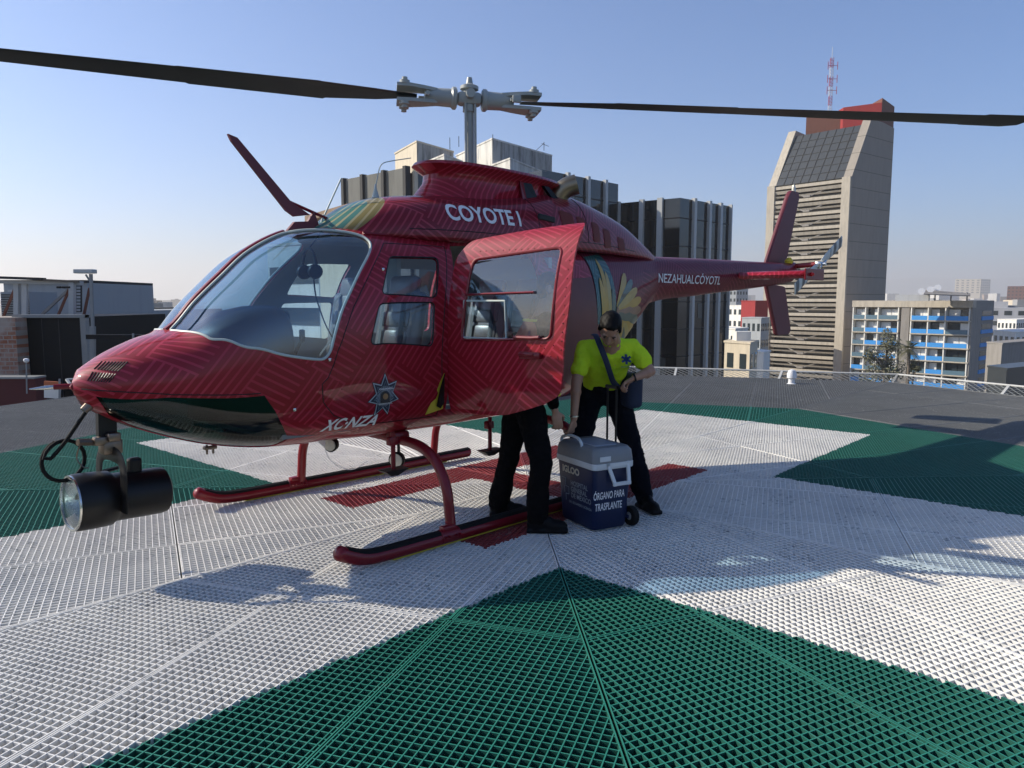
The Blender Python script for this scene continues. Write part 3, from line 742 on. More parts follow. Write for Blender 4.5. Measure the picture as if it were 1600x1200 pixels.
# ---- wire cutter
wc=empty('wire_cutter'); wc.parent=heli
mb=MB(); mb.prism([(2.04,-.012,2.64),(2.02,-.012,2.60),(1.66,-.012,2.20),(1.60,-.012,2.165),(1.48,-.012,2.185),(1.62,-.012,2.26),(1.98,-.012,2.625)],(0,0,0),(0,.024,0))
mb.prism([(1.66,-.015,2.065),(1.60,-.015,2.13),(1.50,-.015,2.14),(1.45,-.015,2.21),(1.40,-.015,2.08)],(0,0,0),(0,.03,0)); mb.build('cutter_blade',MAT['paintfin'],wc)
mb=MB(); mb.tube([(1.66,0,2.27),(1.18,.0,2.10+.02)],.011,6); mb.build('cutter_strut',MAT['redplain'],wc)
mb=MB(); mb.tube([(1.40,.0,2.12),(1.38,.0,2.16),(1.22,.0,2.46)],.006,6); mb.lathe([(.009,0),(.007,.1)],(1.40,0,2.1),(-.3,0,1),8); mb.build('whip_antenna',MAT['seal'],heli,smooth=True)
mb=MB(); mb.lathe([(.03,0),(.012,.06),(.005,.10)],(.93,0,2.35),(0,0,1),10); mb.tube(bez([(.93,0,2.42),(.90,0,2.54),(.87,0,2.60),(.80,0,2.63),(.60,0,2.68)],4),.004,6); mb.build('roof_antenna',MAT['seal'],heli,smooth=True)
# ---- pitot tube
mb=MB(); mb.tube([(2.96,-.10,1.115),(3.06,-.13,1.115)],.016,8,mi=0); mb.tube([(3.05,-.13,1.115),(3.09,-.14,1.113),(3.17,-.17,1.108)],[.010,.013,.004],8,mi=1); mb.build('pitot_tube',[MAT['redplain'],MAT['chrome']],heli,smooth=True)
# nose louvres
mb=MB()
for k in range(9):
    a=Vector((2.861,1.252)).lerp(Vector((2.803,1.246)),k/8); b=Vector((2.915,1.224)).lerp(Vector((2.848,1.210)),k/8)
    pass
for k in range(9):
    u=k/8
    for (a0,a1,b0,b1) in (((2.868,1.262),(2.775,1.262),(2.915,1.222),(2.83,1.212)),((2.925,1.208),(2.84,1.198),(2.955,1.162),(2.875,1.152))):
        a=Vector(a0).lerp(Vector(a1),u); b=Vector(b0).lerp(Vector(b1),u)
        mb.tube([surf(SEC,a.x,a.y,.001),surf(SEC,(a.x+b.x)/2,(a.y+b.y)/2,.002),surf(SEC,b.x,b.y,.001)],.0035,5)
mb.build('nose_louvre',MAT['black'],heli)
mb=MB()
for k in range(30):
    X=2.93-.028*k; mb.lathe([(.004,0),(.0,.004)],surf(SEC,X,1.105-.002*k,.001),(0,1,0),5)
for k in range(22):
    X=2.08-.02*k if k<5 else 1.95; 
for k in range(34): X=1.75-.055*k; mb.lathe([(.0035,0),(.0,.004)],surf(SEC,X,.80,.001),(0,1,-.3),5)
mb.build('rivet_row',MAT['yelp'] if 0 else MAT['redplain'],heli)
for S_,L_ in ((SEC,[(-.36,1.75),(-.94,1.75)]),(SEC,[(-.36,1.1),(-.94,1.15)]),(SEC,[(-1.3,1.0),(-1.3,2.0)]),(SEC,[(-2.45,1.6),(-2.45,2.05)]),(SEC,[(1.72,1.2),(1.62,.9)]),(DOG,[(.2,2.12),(.2,2.38)])):
    a,b=Vector(L_[0]),Vector(L_[1]); n=int((b-a).length/.05); mb=MB()
    for k in range(n+1): q=a.lerp(b,k/n); p=surf(S_,q.x,q.y,.0005); mb.lathe([(.004,0),(.0025,.0025),(0,.003)],p,(0,1,.2),5)
    mb.build('rivet_row',MAT['redplain'],heli)
# small latches
for X,Z in ((1.75,1.24),(1.30,1.80),(1.97,.95)): mb=MB(); mb.rbox(surf(SEC,X,Z,.006),(.022,.012,.022),.006); mb.build('door_latch',MAT['chrome'],heli,smooth=True)
# yellow and black strap below the door
mb=MB(); mb.prism([tuple(surf(SEC,X,Z,.012)) for X,Z in ((.86,1.10),(.84,.85),(.98,.82))],(0,0,0),(0,.006,0)); mb.build('door_strap',MAT['yelp'],heli)
mb=MB(); mb.prism([tuple(surf(SEC,X,Z,.02)) for X,Z in ((.865,1.10),(.85,.90),(.87,.86),(.91,.88),(.90,1.0))],(0,0,0),(0,.006,0)); mb.build('door_strap',MAT['black'],heli)
# ---- tail
def fin(P,thick,name,mat):
    """P: outline (X,Z); lens-shaped prism"""
    cx=sum(p[0] for p in P)/len(P); cz=sum(p[1] for p in P)/len(P); mb=MB()
    secs=[]
    for y,k in ((-thick,.90),(-thick*.4,1),(thick*.4,1),(thick,.90)):
        secs.append([Vector((cx+(p[0]-cx)*(1-(1-k)*.6),y-.13,cz+(p[1]-cz)*k**.2)) for p in P])
    mb.loft(secs); o=mb.build(name,mat,heli,smooth=True,ang=30)
    ul=o.data.uv_layers.new(name='skin')
    for l in o.data.loops: c=o.data.vertices[l.vertex_index].co; ul.data[l.index].uv=(c.x,c.z)
    return o
fin(roundpoly([(-5.44,2.10),(-6.04,3.06),(-6.12,3.13),(-6.36,3.13),(-6.38,3.05),(-6.02,2.10)],.03),.03,'upper_fin',MAT['paintfin'])
fin(roundpoly([(-5.46,1.84),(-5.85,1.12),(-6.22,1.12),(-6.28,1.18),(-6.03,1.80)],.04),.03,'lower_fin',MAT['paintfin'])
mb=MB(); mb.lathe([(.03,0),(.025,.06),(.012,.10)],(-6.24,-.13,3.12),(0,0,1),10); mb.build('fin_beacon',MAT['lens'],heli,smooth=True)
mb=MB(); mb.box((-5.75,-.02,2.0),(.5,.16,.06)); mb.build('fin_mount',MAT['redplain'],heli)
for sd in (1,-1):
    secs=[]
    for y,X0,c in ((.10,-4.18,.46),(.6,-4.2,.44),(.95,-4.22,.42),(.985,-4.26,.34)):
        secs.append([Vector((X0-c*u,sd*y,1.90+th)) for u,th in ((0,0),(.05,.032),(.25,.048),(.6,.036),(1,.003),(.6,-.022),(.25,-.045),(.05,-.03))])
    mb=MB(); mb.loft(secs); o=mb.build('horizontal_stabiliser',MAT['paint'],heli,smooth=True,ang=50); ul=o.data.uv_layers.new(name='skin')
    for l in o.data.loops: c=o.data.vertices[l.vertex_index].co; ul.data[l.index].uv=(c.x,c.y)
    mb=MB(); mb.rbox((-4.42,sd*.995,1.9),(.5,.02,.13),.008); mb.build('end_plate',MAT['redplain'],heli)
    mb=MB(); mb.lathe([(.02,0),(.024,.02),(.012,.045)],(-4.3,sd*1.0,1.9),(0,sd,0),10)
    mb.build('navigation_light',MAT.setdefault('navr',solid('red_lens',(.7,.01,.01),.15)),heli,smooth=True)
mb=MB(); mb.lathe([(.0,-.02),(.08,0),(.10,.12),(.085,.22),(.04,.3),(0,.31)],(-5.8,0,2.03),(-1,0,.08),16); mb.tube([(-5.95,0,2.07),(-5.95,.38,2.09)],.035,10); mb.build('tail_gearbox',MAT['redplain'],heli,smooth=True)
mb=MB(); mb.lathe([(.05,0),(.06,.03),(.02,.08)],(-5.85,.02,2.11),(0,.1,1),12); mb.build('gearbox_cover',MAT['yelp'],heli,smooth=True)
tr=empty('tail_rotor',(-5.95,.40,2.09)); tr.parent=heli
mb=MB(); mb.rbox((0,0,0),(.10,.09,.07),.02); mb.tube([(0,-.03,0),(0,.09,0)],.024,10); mb.tube([(-.09,.05,.05),(.09,.05,-.05)],.014,8); mb.build('tail_rotor_hub',MAT['chrome'],tr,smooth=True)
s=NT('banded_blade_paint'); o_=s.coord(); x_=s.sep(o_)[0]; ax_=s.math('ABSOLUTE',x_)
band=s.math('MULTIPLY',s.math('GREATER_THAN',s.math('FRACT',s.math('MULTIPLY',ax_,5.2)),.5),s.math('GREATER_THAN',ax_,.36))
s.set(s.mix(band,(.62,.64,.60),(.12,.13,.13)),.45); MAT['band']=s.m
for sg in (1,-1):
    mb=MB(); P=lambda x,c,th,tw:[Vector((x,th*b+a*c*math.sin(tw),a*c*math.cos(tw))) for a,b in ((.5,0),(.35,.5),(0,.6),(-.5,0),(0,-.4),(.35,-.45))]
    mb.loft([P(sg*.07,.06,.03,.1),P(sg*.16,.14,.022,.25),P(sg*.5,.17,.018,.2),P(sg*.80,.17,.014,.15)]); b=mb.build('tail_rotor_blade',MAT['band'],tr,smooth=True,ang=50); b.rotation_euler=(0,R(25.5),0)
mb=MB(); mb.tube([(0,0,.0),(0,0,0.001)],.001,3); 
# ---- main mast and rotor
mst=empty('main_rotor',(0,0,2.62)); mst.parent=heli
mb=MB(); mb.tube([(0,0,-.02),(0,0,.56)],.036,18); mb.tube([(0,0,.0),(0,0,.08)],.07,18); mb.build('mast',MAT['hub'],mst,smooth=True)
mb=MB()
for a in (20,200,100): x,y=.062*math.cos(R(a)),.062*math.sin(R(a)); mb.tube([(x,y,.05),(x,y,.56)],.010,8)
mb.rbox((.11,-.03,.05),(.16,.10,.05),.02); mb.rbox((-.11,.05,.06),(.12,.08,.05),.02); mb.lathe([(.13,0),(.13,.03),(.1,.04)],(0,0,.02),(0,0,1),18); mb.build('pitch_link',MAT['hub'],mst,smooth=True)
RAZ=R(10.0)-HX; TILT=R(3.3)
hubE=empty('rotor_head',(0,0,.60),RAZ); hubE.parent=mst; hubE.rotation_euler=(0,R(1.5),RAZ)
mb=MB(); mb.rbox((0,0,0),(.20,.13,.10),.03); mb.tube([(0,-.13,.02),(0,.13,.02)],.036,14); mb.lathe([(.05,-.1),(.05,.07),(.075,.075),(.075,.10),(.03,.12),(.02,.17)],(0,0,0),(0,0,1),14)
mb.build('hub_yoke',MAT['hub'],hubE,smooth=True)
for sg in (1,-1):
    mb=MB(); mb.lathe([(.072,.10),(.088,.11),(.088,.135),(.072,.15),(.068,.30),(.055,.36)],(0,0,0),(sg,0,0),18)
    for zz in (1,-1):
        mb.loft([[Vector((sg*x,y,zz*(.032+h_)+zz*o2)) for y,o2 in ((-w_,0),(w_,0),(w_,.026),(-w_,.026))] for x,w_,h_ in ((.26,.05,0),(.36,.08,.006),(.48,.105,.012),(.58,.095,.012))])
        for yy in (-.07,.07): mb.lathe([(.04,0),(.04,.025),(.022,.03),(.022,.05)],(sg*.52,yy,zz*.066),(0,0,zz),12)
    mb.tube([(sg*.34,-.12,-.0),(sg*.34,.05,0)],.018,8); mb.rbox((sg*.37,-.12*sg,-.0),(.07,.03,.06),.01)
    mb.build('blade_grip',MAT['hub'],hubE,smooth=True,ang=40)
    mb=MB(); c=.33; secs=[]
    prof=[(.0,0),(.03,.35),(.12,.75),(.3,1),(.6,.62),(.85,.25),(1,.03),(.85,-.12),(.6,-.3),(.3,-.6),(.12,-.5),(.03,-.25)]
    for r,cc,th,tw in ((.42,.10,.03,R(5)),(.56,.14,.034,R(6)),(.74,.22,.036,R(7)),(1.15,.33,.036,R(7)),(1.17,.36,.036,R(7)),(2.2,.36,.032,R(5.5)),(2.22,.33,.03,R(5.5)),(4.55,.33,.022,R(-1)),(4.57,.37,.022,R(-1)),(5.0,.37,.018,R(-2)),(5.12,.16,.010,R(-2))):
        S3=[]
        for u,t_ in prof:
            y=(.28-u)*cc; z=t_*th*.5
            yy=y*math.cos(tw)-z*math.sin(tw); zz=y*math.sin(tw)+z*math.cos(tw)
            S3.append(Vector((sg*r,sg*yy,zz)))
        secs.append(S3)
    mb.loft(secs); mb.v=[(x,y,z+(abs(x)-.5)*math.tan(R(1.75))) for x,y,z in mb.v]; mb.build('main_blade',MAT['blade'],hubE,smooth=True,ang=50)
# ---- searchlight under the nose
slt=empty('searchlight',(2.84,.03,.465)); slt.parent=heli
yw=R(229)-HX; slt.rotation_euler=(0,R(-2),yw)
mb=MB(); mb.lathe([(.11,-.31),(.135,-.295),(.14,-.26),(.14,-.02),(.142,0),(.158,.02),(.162,.10),(.162,.20),(.155,.215),(.147,.21),(.145,.16)],(0,0,0),(1,0,0),28,caps=(1,0)); mb.build('lamp_housing',MAT['black'],slt,smooth=True,ang=40)
mb=MB(); mb.lathe([(.145,.20),(.135,.16),(.10,.11),(.05,.07),(.01,.06)],(.0,0,0),(1,0,0),24,caps=(0,1)); mb.lathe([(.012,.06),(.018,.10),(.0,.13)],(.0,0,0),(1,0,0),10); mb.build('reflector',MAT['chrome'],slt,smooth=True)
mb=MB(); mb.lathe([(.153,.212),(.12,.222),(.06,.228),(.0,.23)],(0,0,0),(1,0,0),24); mb.build('lens',MAT['glass'],slt,smooth=True)
mb=MB(); mb.lathe([(.146,.212),(.157,.212),(.157,.222),(.146,.222),(.146,.212)],(0,0,0),(1,0,0),28,caps=(0,0)); mb.build('lens_ring',MAT['chrome'],slt,smooth=True)
mb=MB()
P=bez([(.0,.175,-.06),(.0,.175,.14),(.0,.15,.22),(.0,.08,.255),(.0,-.08,.255),(0,-.15,.22),(.0,-.175,.14),(.0,-.175,-.06)],5); mb.tube(P,.045,10,flat=.18,ref=(1,0,0))
mb.build('yoke',MAT['black'],slt,smooth=True)
mb=MB(); mb.rbox((0,0,.30),(.11,.09,.09),.015); mb.rbox((-.0,0,.36),(.07,.14,.05),.01); mb.tube([(.06,.0,.33),(.18,.02,.345)],.02,8); mb.rbox((.06,.02,.34),(.08,.05,.05),.01)
mb.build('pan_motor',MAT.setdefault('brn',solid('worn_bronze_metal',(.20,.16,.13),.4,1)),slt,smooth=True)
mb=MB(); mb.box((0.02,0,.43),(.10,.04,.16)); mb.build('mount_bracket',MAT['black'],slt)
mb=MB(); mb.tube(bez([(.18,-.02,.02),(.05,-.17,.10),(-.1,-.15,.14)],4),.012,6); mb.rbox((-.13,0,.16),(.08,.06,.12),.02); mb.build('motor_housing',MAT['black'],slt)
mb=MB(); mb.box((-.02,-.205+.0,.02),(.07,.004,.11)); mb.box((-.18,-.131,-.02),(.12,.004,.045)); mb.build('maker_plate',MAT['steel_grey'],slt)
mb=MB(); mb.tube(bez([(-.02,-.20,.05),(-.06,-.21,.0),(-.09,-.2,-.05),(-.02,-.19,-.12)],5),.004,5); mb.rbox((-.01,-.19,-.13),(.08,.012,.03),.006); mb.build('lamp_wire',MAT['seal'],slt)
mb=MB(); P=[(.35+.0,0,.52)]
P=bez([(.12,.03,.54),(.17,.02,.46),(.24,-.01,.34),(.30,-.03,.26)],5)+[Vector((.225+.115*math.cos(a),-.05-.0012*k+.02*math.cos(a),.235+.115*math.sin(a))) for k,a in enumerate([R(15+18*i) for i in range(24)])]
mb.tube(P,.011,8); mb.build('coiled_cable',MAT['rubber'],slt,smooth=True)
mb=MB(); mb.tube([(.06,.03,.60),(.10,.03,.565),(.15,.03,.52)],[.024,.028,.022],10); mb.build('cable_connector',MAT['brn'],slt,smooth=True); mb=MB(); mb.tube(bez([(.16,0,.33),(.17,-.03,.25),(.15,0,.2),(.12,0,.19)],4),.004,5); mb.build('thin_wire',MAT['brn'],slt,smooth=True)
# belly antennas fore
mb=MB()
for X in (2.28,2.24): mb.tube([(X,.05,.70),(X,.05,.64)],.007,6)
mb.rbox((2.26,.05,.68),(.08,.04,.02),.005); mb.build('drain_fitting',MAT['brn'],heli)
# ================================================================ PEOPLE
def ico(c,r,rot=None,sub=2):
    bm=bmesh.new(); bmesh.ops.create_icosphere(bm,subdivisions=sub,radius=1)
    c=Vector(c); r=Vector(r) if not isinstance(r,(int,float)) else Vector((r,r,r)); bm.verts.index_update()
    out=([ (rot@Vector((v.co.x*r.x,v.co.y*r.y,v.co.z*r.z)) if rot else Vector((v.co.x*r.x,v.co.y*r.y,v.co.z*r.z)))+c for v in bm.verts],[[v.index for v in f.verts] for f in bm.faces]); bm.free(); return out
def limb(mb,pts,rad,n=12):
    for i,p in enumerate(pts): mb.add(*ico(p,rad[i]*1.0))
    for i in range(len(pts)-1):
        a,b=Vector(pts[i]),Vector(pts[i+1]); k=5
        mb.tube([a.lerp(b,j/k) for j in range(k+1)],[rad[i]+(rad[i+1]-rad[i])*j/k for j in range(k+1)],n)
def frame(f,u):
    f=Vector(f).normalized(); u=Vector(u); r=f.cross(u).normalized(); u=r.cross(f).normalized()
    return Matrix((r,f,u)).transposed()   # x=right, y=forward, z=up
def remesh(mb,name,mat,parent,vox=.01,smooth=4,uv=False):
    o=mb.build(name,mat,None)
    m=o.modifiers.new('r','REMESH'); m.mode='VOXEL'; m.voxel_size=vox; m.use_smooth_shade=True
    m=o.modifiers.new('s','SMOOTH'); m.factor=.6; m.iterations=smooth
    dg=bpy.context.evaluated_depsgraph_get(); me=bpy.data.meshes.new_from_object(o.evaluated_get(dg)); old=o.data
    o.modifiers.clear(); o.data=me; bpy.data.meshes.remove(old); me.name=name
    if parent: o.parent=parent
    return o
def wrinkle(o,amp=.006,freq=7,seed=0,aniso=(1,1,.6)):
    me=o.data
    for v in me.vertices:
        p=Vector((v.co.x*aniso[0],v.co.y*aniso[1],v.co.z*aniso[2]))*freq+Vector((seed,seed*2,0))
        d=mnoise.noise(p)*1.0+.5*mnoise.noise(p*2.1); d=abs(d)**.8*(1 if d>0 else -1)
        v.co+=v.normal*d*amp
def hand(mb,w_,d,nrm,side,curl=50,L=.085,spread=6):
    """w_: wrist, d: hand direction, nrm: palm normal (side the fingers close to), side: +1 thumb on d x nrm side"""
    w_=Vector(w_); d=Vector(d).normalized(); n=Vector(nrm); n=(n-d*n.dot(d)).normalized(); s_=d.cross(n).normalized()*side
    M3=Matrix((s_,d,n)).transposed()
    mb.add(*ico(w_+d*.045,(.040,.052,.016),M3)); mb.add(*ico(w_+d*.01,(.027,.03,.019),M3)); mb.add(*ico(w_+d*.03+s_*.022+n*.008,(.018,.03,.015),M3))
    for k,(off,ln) in enumerate(((.030,.92),(.010,1.0),(-.011,.95),(-.030,.75))):
        p=w_+d*.085+s_*off; a=0; sp=off*2.2
        dirv=(d+s_*sp).normalized(); pts=[w_+d*.06+s_*off*.9,p]; 
        for seg,(l,c) in enumerate(((.040,.6),(.025,1.0),(.020,.7))):
            a+=R(curl*c+k*3); v=(dirv*math.cos(a)+n*math.sin(a)); p=p+v*l*ln; pts.append(p.copy())
        limb(mb,pts,[.0095,.0098,.009,.008,.0068],8)
    t=w_+d*.025+s_*.030; pts=[t,t+(d*.6+s_*.75+n*.25).normalized()*.035]; pts.append(pts[-1]+(d*.8+s_*.1+n*.6).normalized()*.030); pts.append(pts[-1]+(d*.6-s_*.3+n*.75).normalized()*.022)
    limb(mb,pts,[.013,.0115,.010,.008],8)
def head(mb,c,F,hr):
    """F columns right, forward, up"""
    c=Vector(c)
    mb.add(*ico(c+F@Vector((0,-.012,.02)),(.074,.092,.098),F,3)); mb.add(*ico(c+F@Vector((0,.022,-.035)),(.058,.066,.082),F,3))
    mb.add(*ico(c+F@Vector((0,.055,-.085)),(.030,.028,.022),F)); 
    mb.loft([[c+F@Vector(p) for p in q] for q in (((-.008,.078,.02),(.008,.078,.02),(.006,.092,.02),(-.006,.092,.02)),((-.017,.075,-.03),(.017,.075,-.03),(.010,.112,-.028),(-.010,.112,-.028)),((-.012,.075,-.04),(.012,.075,-.04),(.006,.09,-.04),(-.006,.09,-.04)))])
    for sx in (-1,1):
        mb.add(*ico(c+F@Vector((sx*.030,.075,.030)),(.022,.012,.008),F)); mb.add(*ico(c+F@Vector((sx*.04,.062,-.025)),(.018,.016,.018),F))
        mb.add(*ico(c+F@Vector((sx*.077,-.005,-.005)),(.010,.020,.032),F))
    mb.add(*ico(c+F@Vector((0,.082,-.062)),(.024,.010,.009),F))
def person(name,J,label,cols,face,facing,torso,hands,group=None):
    root=empty(name,(J['pel'][0],J['pel'][1],0),label=label,cat='person')
    inv=Matrix.Translation(-Vector((J['pel'][0],J['pel'][1],0)))
    def fin(o):
        o.data.transform(inv); o.parent=root; return o
    body=MB()
    F=frame(facing['f'],facing['u'])
    head(body,J['head'],F,0)
    limb(body,[J['neck'],Vector(J['neck']).lerp(Vector(J['head']),.45)],[.058,.054])
    V=lambda k: Vector(J[k])
    for s_ in 'RL':
        limb(body,[V('sh'+s_),V('el'+s_),V('wr'+s_)],[.050,.040,.026])
        limb(body,[V('el'+s_).lerp(V('wr'+s_),.25)],[.043])
        limb(body,[V('hip'+s_),V('kn'+s_),V('an'+s_)],[.078,.052,.038])
        limb(body,[V('an'+s_),V('an'+s_)*.4+V('toe'+s_)*.6-Vector((0,0,.02))],[.034,.02])
    limb(body,[V('pel'),V('waist'),V('chest'),V('neck')],[.11,.105,.12,.06],14)
    limb(body,[V('shR'),V('chest'),V('shL')],[.05,.10,.05])
    limb(body,[V('hipR'),V('pel'),V('hipL')],[.08,.10,.08])
    for h in hands: hand(body,*h)
    fin(remesh(body,'body',cols['skin'],None,.0058,3))
    # eyes, brows, lips
    mb=MB()
    for sx in (-1,1): mb.add(*ico(V('head')+F@Vector((sx*.031,.0835,.012)),(.009,.005,.0035),F))
    for sx in (-1,1): mb.add(*ico(V('head')+F@Vector((sx*.031,.086,.034)),(.018,.004,.003),F,1))
    fin(mb.build('eyes_and_brows',cols['hair'],None,smooth=True))
    # hair
    mb=MB(); mb.add(*ico(V('head')+F@Vector((0,-.022,.040)),(.078,.092,.088),F,3)); mb.add(*ico(V('head')+F@Vector((0,-.045,-.005)),(.074,.062,.085),F,3)); mb.add(*ico(V('head')+F@Vector((0,.022,.092)),(.050,.050,.026),F,3)); [mb.add(*ico(V('head')+F@Vector((k*.072,.02,.035)),(.010,.022,.035),F)) for k in (-1,1)]
    o=fin(remesh(mb,'hair',cols['hair'],None,.008,2)); wrinkle(o,.004,40)
    # trousers
    mb=MB()
    for s_ in 'RL':
        hp,kn,an=V('hip'+s_),V('kn'+s_),V('an'+s_)
        limb(mb,[hp,hp.lerp(kn,.4),kn,kn.lerp(an,.5),an+(kn-an)*.12],[.108,.100,.080,.077,.082]); limb(mb,[an+(kn-an)*.12,an+Vector((0,0,-.005))],[.080,.074])
    limb(mb,[V('hipR'),V('pel'),V('hipL')],[.108,.128,.108]); limb(mb,[V('pel'),V('pel').lerp(V('waist'),.75)],[.135,.128])
    o=fin(remesh(mb,'trousers',cols['trousers'],None,.010,3)); wrinkle(o,.014,8,1); wrinkle(o,.005,19,6,(.6,.6,1.6))
    # shirt
    mb=MB(); T=[V('pel').lerp(V('waist'),.45),V('waist'),V('chest'),V('neck').lerp(V('chest'),.25)]
    ax=(V('shL')-V('shR')).normalized()
    secs=[]
    for p,a,b,dv in ((T[0],.150,.125,T[1]-T[0]),(T[1],.155,.125,T[2]-T[0]),(V('waist').lerp(V('chest'),.5),.168,.132,T[2]-T[1]),(T[2],.168,.12,T[3]-T[1]),(V('chest').lerp(V('neck'),.6),.15,.10,T[3]-T[2])):
        dv=dv.normalized(); x=(ax-dv*ax.dot(dv)).normalized(); y=dv.cross(x)
        secs.append([p+x*a*math.copysign(abs(math.cos(t))**.8,math.cos(t))+y*b*math.copysign(abs(math.sin(t))**.8,math.sin(t)) for t in [2*math.pi*k/24 for k in range(24)]])
    mb.loft(secs); limb(mb,[V('shR'),V('chest').lerp(V('neck'),.5),V('shL')],[.056,.085,.056]); mb.add(*ico(V('neck').lerp(V('chest'),.15),(.072,.072,.04)))
    sl_=cols.get('sleeve',.55)
    for s_ in 'RL':
        a,b,c=V('sh'+s_),V('el'+s_),V('wr'+s_)
        if sl_<1: limb(mb,[a,a.lerp(b,.3),a.lerp(b,sl_)],[.060,.064,.066])
        else: limb(mb,[a,b,b.lerp(c,.86)],[.072,.056,.045])
    o=fin(remesh(mb,'shirt' if sl_<1 else 'jacket',cols['shirt'],None,.009,3)); wrinkle(o,.007,9,3,(1,1,1.3)); wrinkle(o,.005,20,6,(1.2,1,.5))
    # boots
    for s_ in 'RL':
        an,toe=V('an'+s_),V('toe'+s_); d=(toe-an); d.z=0; d.normalize(); mb=MB()
        heel=Vector((an.x,an.y,0))-d*.03
        limb(mb,[an+Vector((0,0,.08)),Vector((an.x,an.y,.06))],[.052,.056]); mb.add(*ico(Vector((an.x,an.y,.075))+d*.05,(.046,.075,.05),frame(d,(0,0,1)))); 
        q=frame(d,(0,0,1))
        mb.add(*ico(Vector((an.x,an.y,.055))-d*.005,(.048,.065,.055),q)); mb.add(*ico(Vector((an.x,an.y,.05))+d*.12,(.050,.10,.046),q)); mb.rbox(Vector((an.x,an.y,.018))+d*.075,(.092,.29,.034),.012,q)
        fin(remesh(mb,'boot',cols['boot'],None,.008,2))
    return root,fin
MAT['skin']=solid('brown_skin',(.36,.19,.12),.5,scale=30,var=.08)
MAT['hair']=solid('black_hair',(.004,.0035,.0035),.6,spec=.15)
MAT['neon']=solid('neon_yellow_cotton',(.50,.80,.015),.8,scale=12,var=.05)
MAT['navy']=solid('dark_navy_cloth',(.004,.005,.009),.9,scale=14,spec=.05)
def cloth(name,col,bump=.5):
    s=NT(name); o=s.coord(); f1=s.noise(s.mapn(o,(1.6,1.6,.7),(R(25),R(12),0)),9,3,.5); f2=s.noise(s.mapn(o,(.8,.8,2.2),(R(-20),R(30),0)),12,2,.5)
    s.set(s.mix(s.noise(o,25,4),col,tuple(k*.82 for k in col)),.9,spec=.06); s.bump(s.math('ADD',f1,s.math('MULTIPLY',f2,.6)),bump,.03); return s.m
MAT['neon']=cloth('neon_yellow_cotton_cloth',(.58,.80,.035),.6); MAT['navy']=cloth('dark_navy_twill',(.005,.006,.011),.9)
MAT['blk']=cloth('black_twill',(.0045,.0045,.0055),.9)
MAT['boot']=solid('black_boot_leather',(.004,.004,.005),.55,spec=.15)
cols=dict(skin=MAT['skin'],hair=MAT['hair'],trousers=MAT['navy'],shirt=MAT['neon'],boot=MAT['boot'],sleeve=.62)
J=dict(pel=(.70,5.80,.92),waist=(.69,5.74,1.04),chest=(.71,5.52,1.20),neck=(.72,5.40,1.315),head=(.68,5.26,1.405),
 shR=(.525,5.50,1.26),elR=(.465,5.42,1.01),wrR=(.445,5.38,.755),shL=(.885,5.50,1.265),elL=(1.005,5.46,1.09),wrL=(.875,5.36,1.055),
 hipR=(.60,5.80,.88),knR=(.52,5.74,.50),anR=(.50,5.80,.10),toeR=(.46,5.62,.04),hipL=(.80,5.80,.88),knL=(.92,5.72,.52),anL=(1.02,5.72,.10),toeL=(1.07,5.58,.04))
root,fin1=person('person',J,'man in neon yellow polo shirt and dark trousers bending over the blue cooler',cols,None,dict(f=(-.15,-.55,-.80),u=(0,-.8,.6)),None,
 [((.445,5.38,.745),(-.25,.02,-1),(-.6,.5,0),1,62),((.875,5.36,1.055),(-.85,-.1,-.45),(-.35,-.2,-.9),-1,55)])
mb=MB(); ax_=(Vector((.68,5.26,1.405))-Vector((.72,5.40,1.315))).normalized(); c_=Vector((.72,5.475,1.275)); q_=ax_.to_track_quat('Z','Y').to_matrix(); rg=[c_+q_@Vector((.066*math.cos(a),.066*math.sin(a),0)) for a in [R(15*k) for k in range(25)]]; limb(mb,rg,[.013]*25,6); fin1(remesh(mb,'collar',MAT['neon'],None,.008,2))
# shoulder strap and bag
mb=MB(); S=bez([(.60,5.55,1.35),(.60,5.42,1.355),(.625,5.335,1.28),(.675,5.36,1.16),(.735,5.48,1.02),(.80,5.62,.95)],6)
mb.tube(S,.022,8,flat=.25,ref=(0,-.3,1)); fin1(mb.build('bag_strap',MAT.setdefault('strap',solid('navy_strap',(.012,.02,.05),.8)),None,smooth=True))
bag=MB(); bag.rbox((.90,5.66,.93),(.13,.20,.26),.04,R(15),seg=3); bg_=bag.build('shoulder_bag',MAT['strap'],None,smooth=True); wrinkle(bg_,.006,12); fin1(bg_)
for c,ax in (((.447,5.382,.775),(0,0,1)),((.872,5.362,1.055),(1,.1,.3))):
    mb=MB(); mb.lathe([(.030,-.006),(.034,-.006),(.034,.006),(.030,.006)],c,ax,16); fin1(mb.build('bracelet' if c[0]<.6 else 'wristwatch',MAT['chrome'] if c[0]<.6 else MAT['black'],None,smooth=True))
mb=MB(); cc=Vector((.815,5.375,1.185)); q=frame((0.1,-.88,.35),(0,0,1))
MAT['blue']=solid('dark_blue_emblem',(.01,.035,.11),.7)
for k in range(3): mb.box(cc,(.017,.004,.075),q@Matrix.Rotation(R(60*k),3,'Y'))
fin1(mb.build('chest_emblem',MAT['blue'],None))
v,f=text_mesh('Jet Rescue',.022); mb=MB(); mb.add([cc+q@Vector((-(p.x-.05),.0,p.y-.062)) for p in v],f); mb.v=[tuple(cc+q@Vector((p.x-.05,.004,p.y-.062))) for p in v]
o=fin1(mb.build('chest_lettering',MAT['blue'],None,fixn=False))
